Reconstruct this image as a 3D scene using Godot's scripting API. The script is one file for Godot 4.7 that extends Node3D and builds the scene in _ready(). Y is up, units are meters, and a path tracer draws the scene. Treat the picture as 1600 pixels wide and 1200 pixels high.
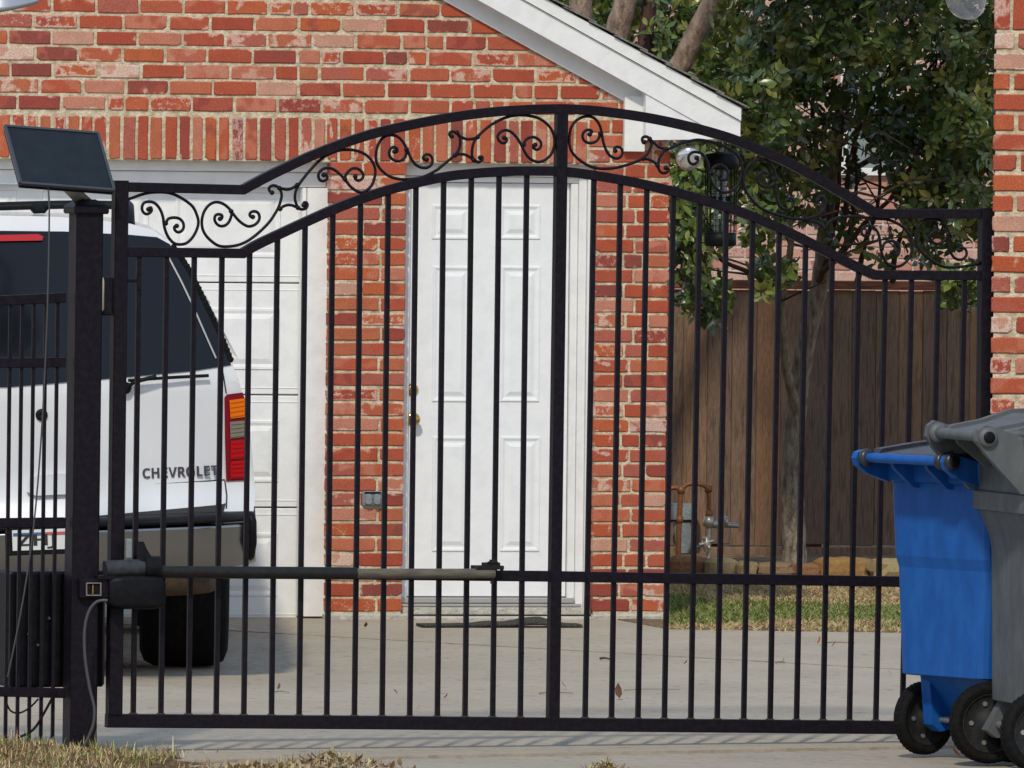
extends Node3D
# A driveway gate in front of a brick garage, a parked sport utility vehicle, wheeled bins and a shaded garden fence.

const FOCAL := 14300.0
const EYE := Vector3(0, 2.19, 0)
var look: Basis
var M := {}
var rng := RandomNumberGenerator.new()
var leaf_mesh: ArrayMesh
var blade_mesh: ArrayMesh
var house_t: Transform3D
var gate_t: Transform3D


# ---------------------------------------------------------------- measuring: where a line of sight of the survey photograph meets a known plane
func sight(px: float, py: float) -> Vector3:
	return look * Vector3((px - 800.0) / FOCAL, -(py - 600.0) / FOCAL, -1.0)


func meet(px: float, py: float, o: Vector3, n: Vector3) -> Vector3:
	var d := sight(px, py)
	return EYE + d * ((o - EYE).dot(n) / d.dot(n))


func gnd(px: float, py: float, h := 0.0) -> Vector3:
	return meet(px, py, Vector3(0, h, 0), Vector3.UP)


func deep(px: float, py: float, z: float) -> Vector3:
	return meet(px, py, Vector3(0, 0, -z), Vector3(0, 0, 1))


func loc(t: Transform3D, px: float, py: float, out := 0.0) -> Vector3:
	var n := t.basis.z
	return t.affine_inverse() * meet(px, py, t.origin + n * out, n)


func turned(deg: float, at: Vector3) -> Transform3D:
	return Transform3D(Basis(Vector3.UP, deg_to_rad(deg)), at)


# ---------------------------------------------------------------- scene objects
func thing(called: String, label: String, category: String, t := Transform3D(), group := "") -> Node3D:
	var o := Node3D.new()
	o.name = called
	add_child(o, true)
	o.transform = t
	tag(o, label, category, group)
	return o


func tag(o: Node, label: String, category: String, group := "") -> void:
	o.set_meta("label", label)
	o.set_meta("category", category)
	if group:
		o.set_meta("group", group)


func new_st() -> SurfaceTool:
	var s := SurfaceTool.new()
	s.begin(Mesh.PRIMITIVE_TRIANGLES)
	return s


func done(s: SurfaceTool) -> ArrayMesh:
	s.generate_normals()
	return s.commit()


func put(called: String, mesh: Mesh, m: Material, parent: Node = null, t := Transform3D()) -> MeshInstance3D:
	var o := MeshInstance3D.new()
	o.name = called
	o.mesh = mesh
	o.material_override = m
	o.transform = t
	(parent if parent else self).add_child(o, true)
	return o


func obj(called: String, s: SurfaceTool, m: Material, parent: Node = null, t := Transform3D()) -> MeshInstance3D:
	return put(called, done(s), m, parent, t)


func struct(called: String, s: SurfaceTool, m: Material) -> MeshInstance3D:
	var o := obj(called, s, m)
	o.set_meta("kind", "structure")
	return o


# ---------------------------------------------------------------- shapes (corners counter-clockwise seen from outside)
func tri(s: SurfaceTool, a: Vector3, b: Vector3, c: Vector3) -> void:
	s.add_vertex(a)
	s.add_vertex(c)
	s.add_vertex(b)


func quad(s: SurfaceTool, a: Vector3, b: Vector3, c: Vector3, d: Vector3) -> void:
	tri(s, a, b, c)
	tri(s, a, c, d)


func flat(s: SurfaceTool) -> void:
	s.set_smooth_group(-1)


# a box with cut edges
func bev(s: SurfaceTool, c: Vector3, size: Vector3, r := 0.003, b := Basis()) -> void:
	flat(s)
	var h := size * 0.5
	r = minf(r, minf(h.x, minf(h.y, h.z)) * 0.9)
	var P := func(x: float, y: float, z: float, ax: int) -> Vector3:
		var v := Vector3(x * h.x, y * h.y, z * h.z)
		if ax != 0: v.x -= x * r
		if ax != 1: v.y -= y * r
		if ax != 2: v.z -= z * r
		return c + b * v
	for ax in 3:
		for sg in [-1.0, 1.0]:
			var q: Array[Vector3] = []
			for k in [[-1.0, -1.0], [1.0, -1.0], [1.0, 1.0], [-1.0, 1.0]]:
				var v := [0.0, 0.0, 0.0]
				v[ax] = sg
				v[(ax + 1) % 3] = k[0]
				v[(ax + 2) % 3] = k[1]
				q.append(P.call(v[0], v[1], v[2], ax))
			if sg > 0: quad(s, q[0], q[1], q[2], q[3])
			else: quad(s, q[3], q[2], q[1], q[0])
	for ax in 3: # twelve cut edges, along axis ax
		var u := (ax + 1) % 3
		var w := (ax + 2) % 3
		for su in [-1.0, 1.0]:
			for sw in [-1.0, 1.0]:
				var lo := [0.0, 0.0, 0.0]
				lo[u] = su
				lo[w] = sw
				lo[ax] = -1.0
				var hi := lo.duplicate()
				hi[ax] = 1.0
				var a: Vector3 = P.call(lo[0], lo[1], lo[2], u)
				var a2: Vector3 = P.call(hi[0], hi[1], hi[2], u)
				var e: Vector3 = P.call(lo[0], lo[1], lo[2], w)
				var e2: Vector3 = P.call(hi[0], hi[1], hi[2], w)
				if su * sw > 0: quad(s, a, e, e2, a2)
				else: quad(s, a, a2, e2, e)
	for x in [-1.0, 1.0]:
		for y in [-1.0, 1.0]:
			for z in [-1.0, 1.0]:
				var a: Vector3 = P.call(x, y, z, 0)
				var e: Vector3 = P.call(x, y, z, 1)
				var f: Vector3 = P.call(x, y, z, 2)
				if x * y * z > 0: tri(s, a, e, f)
				else: tri(s, a, f, e)


func box(lo: Vector3, hi: Vector3, r := 0.003) -> SurfaceTool:
	var s := new_st()
	bev(s, (lo + hi) * 0.5, (hi - lo).abs(), r)
	return s


func add_box(s: SurfaceTool, lo: Vector3, hi: Vector3, r := 0.003) -> void:
	bev(s, (lo + hi) * 0.5, (hi - lo).abs(), r)


func mid(ring: PackedVector3Array) -> Vector3:
	var c := Vector3.ZERO
	for p in ring:
		c += p
	return c / ring.size()


# a skin over closed rings of equal count
func loft(s: SurfaceTool, rings: Array, cap_a := true, cap_b := true, smooth := true) -> void:
	var n: int = rings[0].size()
	var side := 0.0
	for i in rings.size() - 1:
		var c := mid(rings[i])
		for j in n:
			var a: Vector3 = rings[i][j]
			side += (rings[i][(j + 1) % n] - a).cross(rings[i + 1][j] - a).dot(a - c)
	if smooth: s.set_smooth_group(0)
	else: flat(s)
	for i in rings.size() - 1:
		for j in n:
			var k := (j + 1) % n
			if side > 0: quad(s, rings[i][j], rings[i][k], rings[i + 1][k], rings[i + 1][j])
			else: quad(s, rings[i][k], rings[i][j], rings[i + 1][j], rings[i + 1][k])
	s.set_smooth_group(1)
	for e in 2:
		if (e == 0 and not cap_a) or (e == 1 and not cap_b):
			continue
		var ring: PackedVector3Array = rings[0] if e == 0 else rings[rings.size() - 1]
		var c := mid(ring)
		for j in n:
			var k := (j + 1) % n
			if (side > 0) == (e == 0): tri(s, c, ring[k], ring[j])
			else: tri(s, c, ring[j], ring[k])


func tube(s: SurfaceTool, pts: PackedVector3Array, r0: float, sides := 6, r1 := -1.0, caps := true) -> void:
	if r1 < 0: r1 = r0
	var rings := []
	var dir := (pts[1] - pts[0]).normalized()
	var u := dir.cross(Vector3.UP if absf(dir.y) < 0.9 else Vector3.RIGHT).normalized()
	for i in pts.size():
		var d := (pts[mini(i + 1, pts.size() - 1)] - pts[maxi(i - 1, 0)]).normalized()
		if d.length() < 0.5: d = dir
		u = (u - d * u.dot(d)).normalized()
		var v := d.cross(u)
		var r := lerpf(r0, r1, float(i) / (pts.size() - 1))
		var ring := PackedVector3Array()
		for k in sides:
			var a := TAU * (k + 0.5) / sides
			ring.append(pts[i] + (u * cos(a) + v * sin(a)) * r)
		rings.append(ring)
		dir = d
	loft(s, rings, caps, caps)


func smooth_path(pts: Array, sub := 4) -> PackedVector3Array:
	var out := PackedVector3Array()
	for i in pts.size() - 1:
		var p0: Vector3 = pts[maxi(i - 1, 0)]
		var p1: Vector3 = pts[i]
		var p2: Vector3 = pts[i + 1]
		var p3: Vector3 = pts[mini(i + 2, pts.size() - 1)]
		for k in sub:
			out.append(p1.cubic_interpolate(p2, p0, p3, float(k) / sub))
	out.append(pts[pts.size() - 1])
	return out


# a square bar along a path that lies in the plane z = const, with mitred corners; h across the path, d along z
func bar(s: SurfaceTool, pts: PackedVector3Array, h: float, d: float) -> void:
	var rings := []
	for i in pts.size():
		var a := (pts[i] - pts[maxi(i - 1, 0)])
		var b := (pts[mini(i + 1, pts.size() - 1)] - pts[i])
		a = b if i == 0 else a
		b = a if i == pts.size() - 1 else b
		a = a.normalized()
		b = b.normalized()
		var t := (a + b).normalized()
		var n := Vector3(-t.y, t.x, 0) / maxf(0.5, t.dot(a))
		var z := Vector3(0, 0, d * 0.5)
		var c := 0.12
		var ring := PackedVector3Array()
		for k in [[-1.0, c - 1.0], [-1.0, 1.0 - c], [c - 1.0, 1.0], [1.0 - c, 1.0], [1.0, 1.0 - c], [1.0, c - 1.0], [1.0 - c, -1.0], [c - 1.0, -1.0]]:
			ring.append(pts[i] + n * (h * 0.5 * k[0]) + z * k[1])
		rings.append(ring)
	loft(s, rings, true, true, false)


# profile of (radius, height) turned about the y axis of b at c
func lathe(s: SurfaceTool, prof: Array, c: Vector3, b := Basis(), n := 20, smooth := true, caps := true) -> void:
	var rings := []
	for p in prof:
		var ring := PackedVector3Array()
		for k in n:
			var a := TAU * k / n
			ring.append(c + b * Vector3(cos(a) * maxf(p.x, 0.0002), p.y, sin(a) * maxf(p.x, 0.0002)))
		rings.append(ring)
	loft(s, rings, caps, caps, smooth)


# a flat outline (x, y) with thickness from z0 to z1
func prism(s: SurfaceTool, poly: PackedVector2Array, z0: float, z1: float) -> void:
	flat(s)
	if Geometry2D.is_polygon_clockwise(poly): # y up: Godot calls clockwise in its y-down sense
		poly.reverse()
	var area := 0.0
	for i in poly.size():
		var p := poly[i]
		var q := poly[(i + 1) % poly.size()]
		area += p.x * q.y - q.x * p.y
	if area < 0: poly.reverse()
	var idx := Geometry2D.triangulate_polygon(poly)
	for i in range(0, idx.size(), 3):
		var a := poly[idx[i]]
		var b := poly[idx[i + 1]]
		var c := poly[idx[i + 2]]
		if (b - a).cross(c - a) < 0:
			var h := b
			b = c
			c = h
		tri(s, Vector3(a.x, a.y, z1), Vector3(b.x, b.y, z1), Vector3(c.x, c.y, z1))
		tri(s, Vector3(a.x, a.y, z0), Vector3(c.x, c.y, z0), Vector3(b.x, b.y, z0))
	for i in poly.size():
		var a := poly[i]
		var b := poly[(i + 1) % poly.size()]
		quad(s, Vector3(a.x, a.y, z0), Vector3(b.x, b.y, z0), Vector3(b.x, b.y, z1), Vector3(a.x, a.y, z1))


func v2(p: Vector3) -> Vector2:
	return Vector2(p.x, p.y)


# a raised panel: a bead that slopes up from the face at z, then a flat field
func raised(s: SurfaceTool, lo: Vector2, hi: Vector2, z: float, steps: Array) -> void:
	flat(s)
	var rect := func(inset: float, up: float) -> Array:
		return [Vector3(lo.x + inset, lo.y + inset, z + up), Vector3(hi.x - inset, lo.y + inset, z + up), Vector3(hi.x - inset, hi.y - inset, z + up), Vector3(lo.x + inset, hi.y - inset, z + up)]
	var last: Array = rect.call(0.0, -0.002)
	for st in steps:
		var r: Array = rect.call(st[0], st[1])
		for k in 4:
			quad(s, last[k], last[(k + 1) % 4], r[(k + 1) % 4], r[k])
		last = r
	quad(s, last[0], last[1], last[2], last[3])


func rounded(w: float, d: float, r: float, n := 4) -> PackedVector2Array:
	var out := PackedVector2Array()
	for q in 4:
		var cx := (w * 0.5 - r) * (1.0 if q in [0, 3] else -1.0)
		var cy := (d * 0.5 - r) * (1.0 if q in [0, 1] else -1.0)
		for k in n + 1:
			var a := PI * 0.5 * (q + float(k) / n)
			out.append(Vector2(cx + cos(a) * r, cy + sin(a) * r))
	return out


func rock_mesh(size: Vector3, sd: int) -> ArrayMesh:
	var n := FastNoiseLite.new()
	n.seed = sd
	n.frequency = 1.1
	var s := new_st()
	var rings := []
	for i in 9:
		var a := PI * (i / 8.0 - 0.5)
		var ring := PackedVector3Array()
		for k in 14:
			var t := TAU * k / 14
			var v := Vector3(cos(a) * cos(t), sin(a), cos(a) * sin(t))
			var e := Vector3(signf(v.x) * pow(absf(v.x), 0.55), signf(v.y) * pow(absf(v.y), 0.5), signf(v.z) * pow(absf(v.z), 0.55))
			var f := 1.0 + 0.22 * n.get_noise_3dv(e * 1.3)
			ring.append(Vector3(e.x * size.x, e.y * size.y, e.z * size.z) * 0.5 * f)
		rings.append(ring)
	loft(s, rings, true, true, false)
	return done(s)


# ---------------------------------------------------------------- materials
func srgb(r: int, g: int, b: int) -> Color:
	return Color(r / 255.0, g / 255.0, b / 255.0)


func mat(c: Color, rough := 0.6, metal := 0.0, spec := 0.5) -> StandardMaterial3D:
	var m := StandardMaterial3D.new()
	m.albedo_color = c
	m.roughness = rough
	m.metallic = metal
	m.metallic_specular = spec
	return m


func noise_tex(colors: Array, freq: float, sd: int, size := 512, oct := 4, normal := false) -> NoiseTexture2D:
	var n := FastNoiseLite.new()
	n.seed = sd
	n.frequency = freq
	n.fractal_octaves = oct
	var t := NoiseTexture2D.new()
	t.width = size
	t.height = size
	t.seamless = true
	t.noise = n
	if normal:
		t.as_normal_map = true
		t.bump_strength = 6.0
	else:
		var g := Gradient.new()
		var offs := PackedFloat32Array()
		var cols := PackedColorArray()
		for i in colors.size():
			offs.append(0.2 + 0.6 * i / maxf(1, colors.size() - 1))
			cols.append(colors[i])
		g.offsets = offs
		g.colors = cols
		t.color_ramp = g
	return t


# colours that drift over the surface, with fine relief; repeat is per metre
func grained(colors: Array, repeat: Vector3, freq := 0.02, rough := 0.8, bump := 0.4, sd := 1, world := false, spec := 0.3) -> StandardMaterial3D:
	var m := mat(Color.WHITE, rough, 0.0, spec)
	m.albedo_texture = noise_tex(colors, freq, sd)
	if bump > 0:
		m.normal_enabled = true
		m.normal_texture = noise_tex([], freq * 3.0, sd + 50, 512, 4, true)
		m.normal_scale = bump
	m.uv1_triplanar = true
	m.uv1_world_triplanar = world
	m.uv1_scale = repeat
	return m


const CELLS_X := 8
const CELLS_Y := 16


# a sheet of 128 different old bricks: fired clay tones with lime and mortar left on them
func brick_sheet(called: String, tones: Array, sd: int, pale: float) -> void:
	var cw := 96
	var ch := 36
	var w := CELLS_X * cw
	var h := CELLS_Y * ch
	var maps := []
	for f in [[0.045, sd + 11, 4], [0.2, sd + 12, 2], [0.018, sd + 13, 2]]:
		var n := FastNoiseLite.new()
		n.seed = f[1]
		n.frequency = f[0]
		n.fractal_octaves = f[2]
		maps.append(n.get_image(w, h).get_data())
	var na: PackedByteArray = maps[0]
	var nb: PackedByteArray = maps[1]
	var nc: PackedByteArray = maps[2]
	var r := RandomNumberGenerator.new()
	r.seed = 77 + sd
	var cells := []
	for i in CELLS_X * CELLS_Y:
		var a: Color = tones[r.randi() % tones.size()]
		var b: Color = a.lerp(tones[r.randi() % tones.size()], 0.6) if r.randf() < 0.45 else a * 0.96
		var p := r.randf()
		var lime := r.randf_range(0.8, 1.0) if p < 0.06 * pale else (r.randf_range(0.42, 0.68) if p < 0.36 * pale else r.randf_range(0.15, 0.42))
		var how := 0 if r.randf() < 0.5 else (1 if r.randf() < 0.6 else 2)
		cells.append([a, b, lime, r.randf() * 0.2, how])
	var rgb := PackedByteArray()
	rgb.resize(w * h * 3)
	var hgt := PackedByteArray()
	hgt.resize(w * h)
	var k := 0
	for y in h:
		var cy := y / ch
		var ey := mini(y % ch, ch - 1 - y % ch)
		for x in w:
			var cell: Array = cells[cy * CELLS_X + x / cw]
			var fx := x % cw
			var e := mini(mini(fx, cw - 1 - fx), ey)
			var g := nb[k] / 255.0
			var near_edge := 1.0 - e / 7.0 if e < 7 else 0.0
			var thr: float = 1.0 - cell[2] * 0.72
			var sm := 0.0
			if cell[4] == 0: # lime left along the edges
				sm = na[k] / 255.0 * 0.5 + g * 0.12 + 0.36 * near_edge
			elif cell[4] == 1: # large smears
				sm = nc[k] / 255.0 * 0.75 + na[k] / 255.0 * 0.3 + 0.1 * near_edge
			else: # scattered flecks
				sm = na[k] / 255.0 * 0.68 + g * 0.32 + 0.1 * near_edge
			var m := clampf((sm - thr) * (8.0 if cell[4] < 2 else 6.0), 0.0, 1.0) * (0.8 if cell[4] < 2 else 0.65)
			var c: Color = (cell[0] as Color).lerp(cell[1], clampf((nc[k] / 255.0 - 0.35 - cell[3]) * 6.0, 0.0, 1.0)) * (0.86 + 0.28 * g)
			var l := Color(0.84, 0.785, 0.73) * (0.9 + 0.2 * g)
			c = c.lerp(l, m * (0.55 + 0.45 * g))
			rgb[k * 3] = clampi(int(c.r * 255.0), 0, 255)
			rgb[k * 3 + 1] = clampi(int(c.g * 255.0), 0, 255)
			rgb[k * 3 + 2] = clampi(int(c.b * 255.0), 0, 255)
			hgt[k] = clampi(int(m * 90.0 + g * 110.0), 0, 255)
			k += 1
	var m := mat(Color.WHITE, 0.85, 0.0, 0.3)
	m.albedo_texture = ImageTexture.create_from_image(Image.create_from_data(w, h, false, Image.FORMAT_RGB8, rgb))
	var bump := Image.create_from_data(w, h, false, Image.FORMAT_L8, hgt)
	bump.convert(Image.FORMAT_RGBA8)
	bump.bump_map_to_normal_map(2.0)
	m.normal_enabled = true
	m.normal_texture = ImageTexture.create_from_image(bump)
	m.normal_scale = 0.7
	M[called] = m


# one brick, its face at z = 0 with worn corners, running back by d; its look is a cell of the sheet
func brick_mesh(w: float, h: float, d: float, upright := false) -> ArrayMesh:
	var s := new_st()
	flat(s)
	var cell := rng.randi() % (CELLS_X * CELLS_Y)
	var cx := float(cell % CELLS_X)
	var cy := float(cell / CELLS_X)
	var mirror := rng.randf() < 0.5
	var c := 0.004
	var long_share := 1.0 if (w > h * 2.3 or upright) else clampf(w / (h * 2.7), 0.4, 1.0)
	var base := PackedVector2Array()
	for q in [[-1, -1], [1, -1], [1, 1], [-1, 1]]:
		var cut := rng.randf_range(0.002, 0.006) if rng.randf() < 0.82 else rng.randf_range(0.008, 0.02)
		var px: float = q[0] * w * 0.5
		var py: float = q[1] * h * 0.5
		var p := Vector2(px - q[0] * cut, py)
		var p2 := Vector2(px, py - q[1] * cut * 0.7)
		if q[0] * q[1] > 0:
			base.append(p2)
			base.append(p)
		else:
			base.append(p)
			base.append(p2)
		# a point between this corner and the next, a little off the line
	var ring := PackedVector2Array()
	for i in 8:
		ring.append(base[i] + Vector2(rng.randf_range(-1, 1), rng.randf_range(-1, 1)) * 0.0018)
		if i % 2 == 1:
			var nx := base[(i + 1) % 8]
			ring.append(base[i].lerp(nx, rng.randf_range(0.35, 0.65)) + Vector2(rng.randf_range(-1, 1), rng.randf_range(-1, 1)) * 0.0022)
	var uv := func(p: Vector2) -> Vector2:
		var u := clampf(p.x / w + 0.5, 0.02, 0.98)
		var v := clampf(0.5 - p.y / h, 0.03, 0.97)
		if upright:
			var t := u
			u = v
			v = t
		u *= long_share
		if mirror: u = 1.0 - u
		return Vector2((cx + clampf(u, 0.02, 0.98)) / CELLS_X, (cy + v) / CELLS_Y)
	var n := ring.size()
	var add := func(p: Vector2, z: float) -> void:
		s.set_uv(uv.call(p))
		s.add_vertex(Vector3(p.x, p.y, z))
	for i in n:
		var a := ring[i]
		var b := ring[(i + 1) % n]
		var ia := Vector2(a.x - clampf(a.x, -c, c), a.y - clampf(a.y, -c, c)) if false else a * Vector2(1.0 - 2.0 * c / w, 1.0 - 2.0 * c / h)
		var ib := b * Vector2(1.0 - 2.0 * c / w, 1.0 - 2.0 * c / h)
		for v in [[Vector2.ZERO, 0.0], [ib, 0.0], [ia, 0.0], [ia, 0.0], [ib, 0.0], [b, -0.004], [ia, 0.0], [b, -0.004], [a, -0.004], [a, -0.004], [b, -0.004], [b, -d], [a, -0.004], [b, -d], [a, -d]]:
			add.call(v[0], v[1])
	s.generate_normals()
	s.generate_tangents()
	return s.commit()


func brick_at(parent: Node, x0: float, x1: float, y0: float, y1: float, z: float, d := 0.09, upright := false) -> void:
	var o := put("brick", brick_mesh(x1 - x0, y1 - y0, d, upright), M.brick, parent)
	o.position = Vector3((x0 + x1) * 0.5, (y0 + y1) * 0.5, z + rng.randf_range(-0.0025, 0.0025))
	o.rotation.z = rng.randf_range(-0.007, 0.007)


# cast concrete: slow drift of tone, sand grain, scattered dark pits and a few rusty stains
func concrete(base: Color, sd: int) -> StandardMaterial3D:
	var size := 768
	var maps := []
	for f in [[0.006, 3], [0.35, 1], [0.03, 3], [0.0025, 2]]:
		var n := FastNoiseLite.new()
		n.seed = sd + maps.size()
		n.frequency = f[0]
		n.fractal_octaves = f[1]
		maps.append(n.get_seamless_image(size, size).get_data())
	var slow: PackedByteArray = maps[0]
	var grain: PackedByteArray = maps[1]
	var blot: PackedByteArray = maps[2]
	var broad: PackedByteArray = maps[3]
	var rgb := PackedByteArray()
	rgb.resize(size * size * 3)
	for k in size * size:
		var v := 0.965 + 0.05 * (slow[k] / 255.0 - 0.5) + 0.09 * (grain[k] / 255.0 - 0.5) + 0.05 * (broad[k] / 255.0 - 0.5)
		var bl := blot[k] / 255.0
		if bl > 0.74: v -= minf(0.16, (bl - 0.74) * 1.3)
		if grain[k] > 236: v -= 0.16
		var warm := clampf((0.3 - bl) * 2.0, 0.0, 0.3)
		rgb[k * 3] = clampi(int(base.r * v * 255.0), 0, 255)
		rgb[k * 3 + 1] = clampi(int(base.g * v * (1.0 - 0.06 * warm) * 255.0), 0, 255)
		rgb[k * 3 + 2] = clampi(int(base.b * v * (1.0 - 0.16 * warm) * 255.0), 0, 255)
	var m := mat(Color.WHITE, 0.92, 0.0, 0.3)
	m.albedo_texture = ImageTexture.create_from_image(Image.create_from_data(size, size, false, Image.FORMAT_RGB8, rgb))
	m.normal_enabled = true
	m.normal_texture = noise_tex([], 0.05, sd + 9, 512, 4, true)
	m.normal_scale = 0.4
	m.uv1_triplanar = true
	m.uv1_world_triplanar = true
	m.uv1_scale = Vector3(0.37, 0.37, 0.37)
	return m


func make_materials() -> void:
	brick_sheet("brick", [srgb(171, 84, 59), srgb(165, 80, 57), srgb(177, 92, 61), srgb(160, 75, 56), srgb(169, 84, 54), srgb(180, 105, 78), srgb(183, 122, 100), srgb(147, 70, 59), srgb(136, 72, 62), srgb(188, 142, 120), srgb(175, 92, 58), srgb(165, 92, 76), srgb(171, 90, 66), srgb(167, 82, 60), srgb(174, 99, 70), srgb(182, 114, 91)], 0, 0.95)
	brick_sheet("brick_far", [srgb(182, 130, 116), srgb(192, 146, 130), srgb(172, 112, 100), srgb(198, 160, 144), srgb(160, 104, 94)], 40, 1.6)
	M.mortar_far = grained([srgb(186, 168, 154), srgb(206, 190, 176)], Vector3.ONE * 1.2, 0.02, 0.95, 0.4, 4)
	M.mortar = grained([Color(0.68, 0.62, 0.51), Color(0.765, 0.71, 0.595), Color(0.82, 0.775, 0.67)], Vector3.ONE * 1.7, 0.02, 0.95, 0.7, 3)
	M.white = grained([Color(0.87, 0.87, 0.86), Color(0.89, 0.89, 0.88), Color(0.90, 0.90, 0.89)], Vector3.ONE * 0.8, 0.02, 0.5, 0.06, 5)
	M.door_white = grained([Color(0.88, 0.888, 0.885), Color(0.898, 0.902, 0.90), Color(0.905, 0.91, 0.905)], Vector3.ONE * 0.8, 0.02, 0.42, 0.05, 6)
	M.iron = grained([srgb(16, 12, 19), srgb(26, 21, 29)], Vector3.ONE * 2.0, 0.03, 0.5, 0.1, 7, false, 0.28)
	M.iron_worn = grained([srgb(22, 22, 22), srgb(34, 32, 30)], Vector3.ONE * 2.0, 0.03, 0.5, 0.15, 8, false, 0.35)
	M.concrete = concrete(srgb(172, 160, 141), 210)
	M.concrete_old = concrete(srgb(170, 160, 143), 230)
	M.footing = grained([srgb(168, 163, 152), srgb(188, 184, 172)], Vector3.ONE, 0.02, 0.9, 0.6, 14)
	M.soil = grained([srgb(92, 76, 58), srgb(124, 104, 80), srgb(146, 124, 94)], Vector3.ONE * 0.8, 0.03, 0.95, 0.9, 15, true)
	M.aluminium = mat(srgb(176, 174, 168), 0.45, 0.6)
	M.brass = mat(srgb(186, 150, 84), 0.22, 1.0)
	M.steel = grained([srgb(150, 146, 138), srgb(176, 172, 164)], Vector3.ONE * 2.0, 0.05, 0.4, 0.1, 16, false, 0.5)
	M.steel.metallic = 0.7
	M.copper = grained([srgb(112, 72, 50), srgb(146, 94, 62)], Vector3.ONE * 3.0, 0.04, 0.5, 0.1, 17)
	M.copper.metallic = 0.3
	M.grey_plastic = grained([srgb(120, 128, 128), srgb(136, 142, 142)], Vector3.ONE * 2.0, 0.03, 0.55, 0.1, 18)
	M.cable = mat(srgb(66, 66, 66), 0.6)
	M.weld = grained([srgb(40, 42, 34), srgb(72, 70, 56)], Vector3.ONE * 9.0, 0.05, 0.8, 0.5, 26)
	M.hub = grained([srgb(34, 34, 35), srgb(46, 46, 46)], Vector3.ONE * 3.0, 0.02, 0.6, 0.1, 27, false, 0.3)
	M.rubber = grained([srgb(20, 20, 20), srgb(32, 31, 30)], Vector3.ONE * 2.0, 0.03, 0.85, 0.3, 19, false, 0.2)
	M.black_plastic = grained([srgb(15, 15, 17), srgb(23, 23, 25)], Vector3.ONE * 2.0, 0.02, 0.5, 0.1, 20, false, 0.25)
	M.shingle = grained([srgb(104, 100, 92), srgb(142, 137, 126)], Vector3.ONE * 1.5, 0.06, 0.95, 0.9, 21)
	M.bark = grained([srgb(104, 86, 74), srgb(138, 118, 104), srgb(160, 142, 126)], Vector3(2.5, 0.7, 2.5), 0.02, 0.9, 0.7, 22)
	M.bark_pale = grained([srgb(84, 74, 64), srgb(126, 116, 102), srgb(146, 135, 118)], Vector3(3.0, 0.8, 3.0), 0.02, 0.9, 0.7, 23)
	M.bark_dark = grained([srgb(58, 44, 40), srgb(86, 66, 58)], Vector3(3.0, 0.8, 3.0), 0.02, 0.9, 0.7, 24)


func sky_and_light() -> void:
	var sky := ProceduralSkyMaterial.new()
	sky.sky_top_color = Color(0.58, 0.67, 0.80)
	sky.sky_horizon_color = Color(0.87, 0.875, 0.87)
	sky.sky_curve = 0.18
	sky.ground_bottom_color = Color(0.34, 0.31, 0.27)
	sky.ground_horizon_color = Color(0.62, 0.62, 0.58)
	sky.sky_energy_multiplier = 1.18
	sky.ground_energy_multiplier = 0.7
	var e := Environment.new()
	e.background_mode = Environment.BG_SKY
	e.sky = Sky.new()
	e.sky.sky_material = sky
	e.tonemap_mode = Environment.TONE_MAPPER_LINEAR
	e.tonemap_exposure = 1.0
	e.sdfgi_enabled = true
	e.ssao_enabled = true
	e.ssil_enabled = true
	var w := WorldEnvironment.new()
	w.name = "world_environment"
	w.environment = e
	add_child(w)
	var sun := DirectionalLight3D.new()
	sun.name = "sun"
	sun.light_energy = 0.77
	sun.light_color = Color(1.0, 0.968, 0.905)
	sun.light_angular_distance = 4.0
	sun.shadow_enabled = true
	add_child(sun)
	var el := deg_to_rad(43.0)
	var az := deg_to_rad(-10.0)
	var to_sun := Vector3(sin(az) * cos(el), sin(el), cos(az) * cos(el))
	sun.look_at_from_position(to_sun * 50.0, Vector3.ZERO)


func _ready() -> void:
	look = Basis(Vector3.RIGHT, -atan(344.0 / FOCAL)) * Basis(Vector3.BACK, deg_to_rad(0.6))
	var cam := Camera3D.new()
	cam.name = "camera"
	cam.fov = rad_to_deg(2.0 * atan(600.0 / FOCAL))
	cam.near = 1.0
	cam.far = 900.0
	cam.transform = Transform3D(look, EYE)
	add_child(cam)
	cam.current = true
	sky_and_light()
	rng.seed = 4021
	make_materials()
	leaf_mesh = make_leaf()
	blade_mesh = make_blade()
	house_t = turned(11.0, gnd(640, 968))
	gate_t = turned(20.0, gnd(865, 1166))
	ground_and_paving()
	garage()
	garage_fittings()
	neighbour_house()
	wooden_fence()
	garden()
	trees()
	vehicle()
	gate()
	gate_machinery()
	iron_fence()
	pillar()
	bins()
	litter()
	verge()


# ---------------------------------------------------------------- ground
func lay(called: String, poly: PackedVector2Array, top: float, bottom: float, m: Material, parent: Node = null) -> MeshInstance3D:
	var s := new_st()
	prism(s, poly, bottom, top)
	return obj(called, s, m, parent, Transform3D(Basis(Vector3.RIGHT, -PI * 0.5), Vector3.ZERO))


func plan(v: Vector3) -> Vector2:
	return Vector2(v.x, -v.z)


# the part of a plan that lies to one side of the line a-b, a gap away from it
func beside(poly: PackedVector2Array, a: Vector2, b: Vector2, left: bool, gap: float) -> PackedVector2Array:
	var d := (b - a).normalized()
	var n := Vector2(-d.y, d.x) * (1.0 if left else -1.0)
	var o := a + n * gap * 0.5
	var half := PackedVector2Array([o - d * 80.0, o + d * 80.0, o + d * 80.0 + n * 80.0, o - d * 80.0 + n * 80.0])
	var got := Geometry2D.intersect_polygons(poly, half)
	return got[0]


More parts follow.
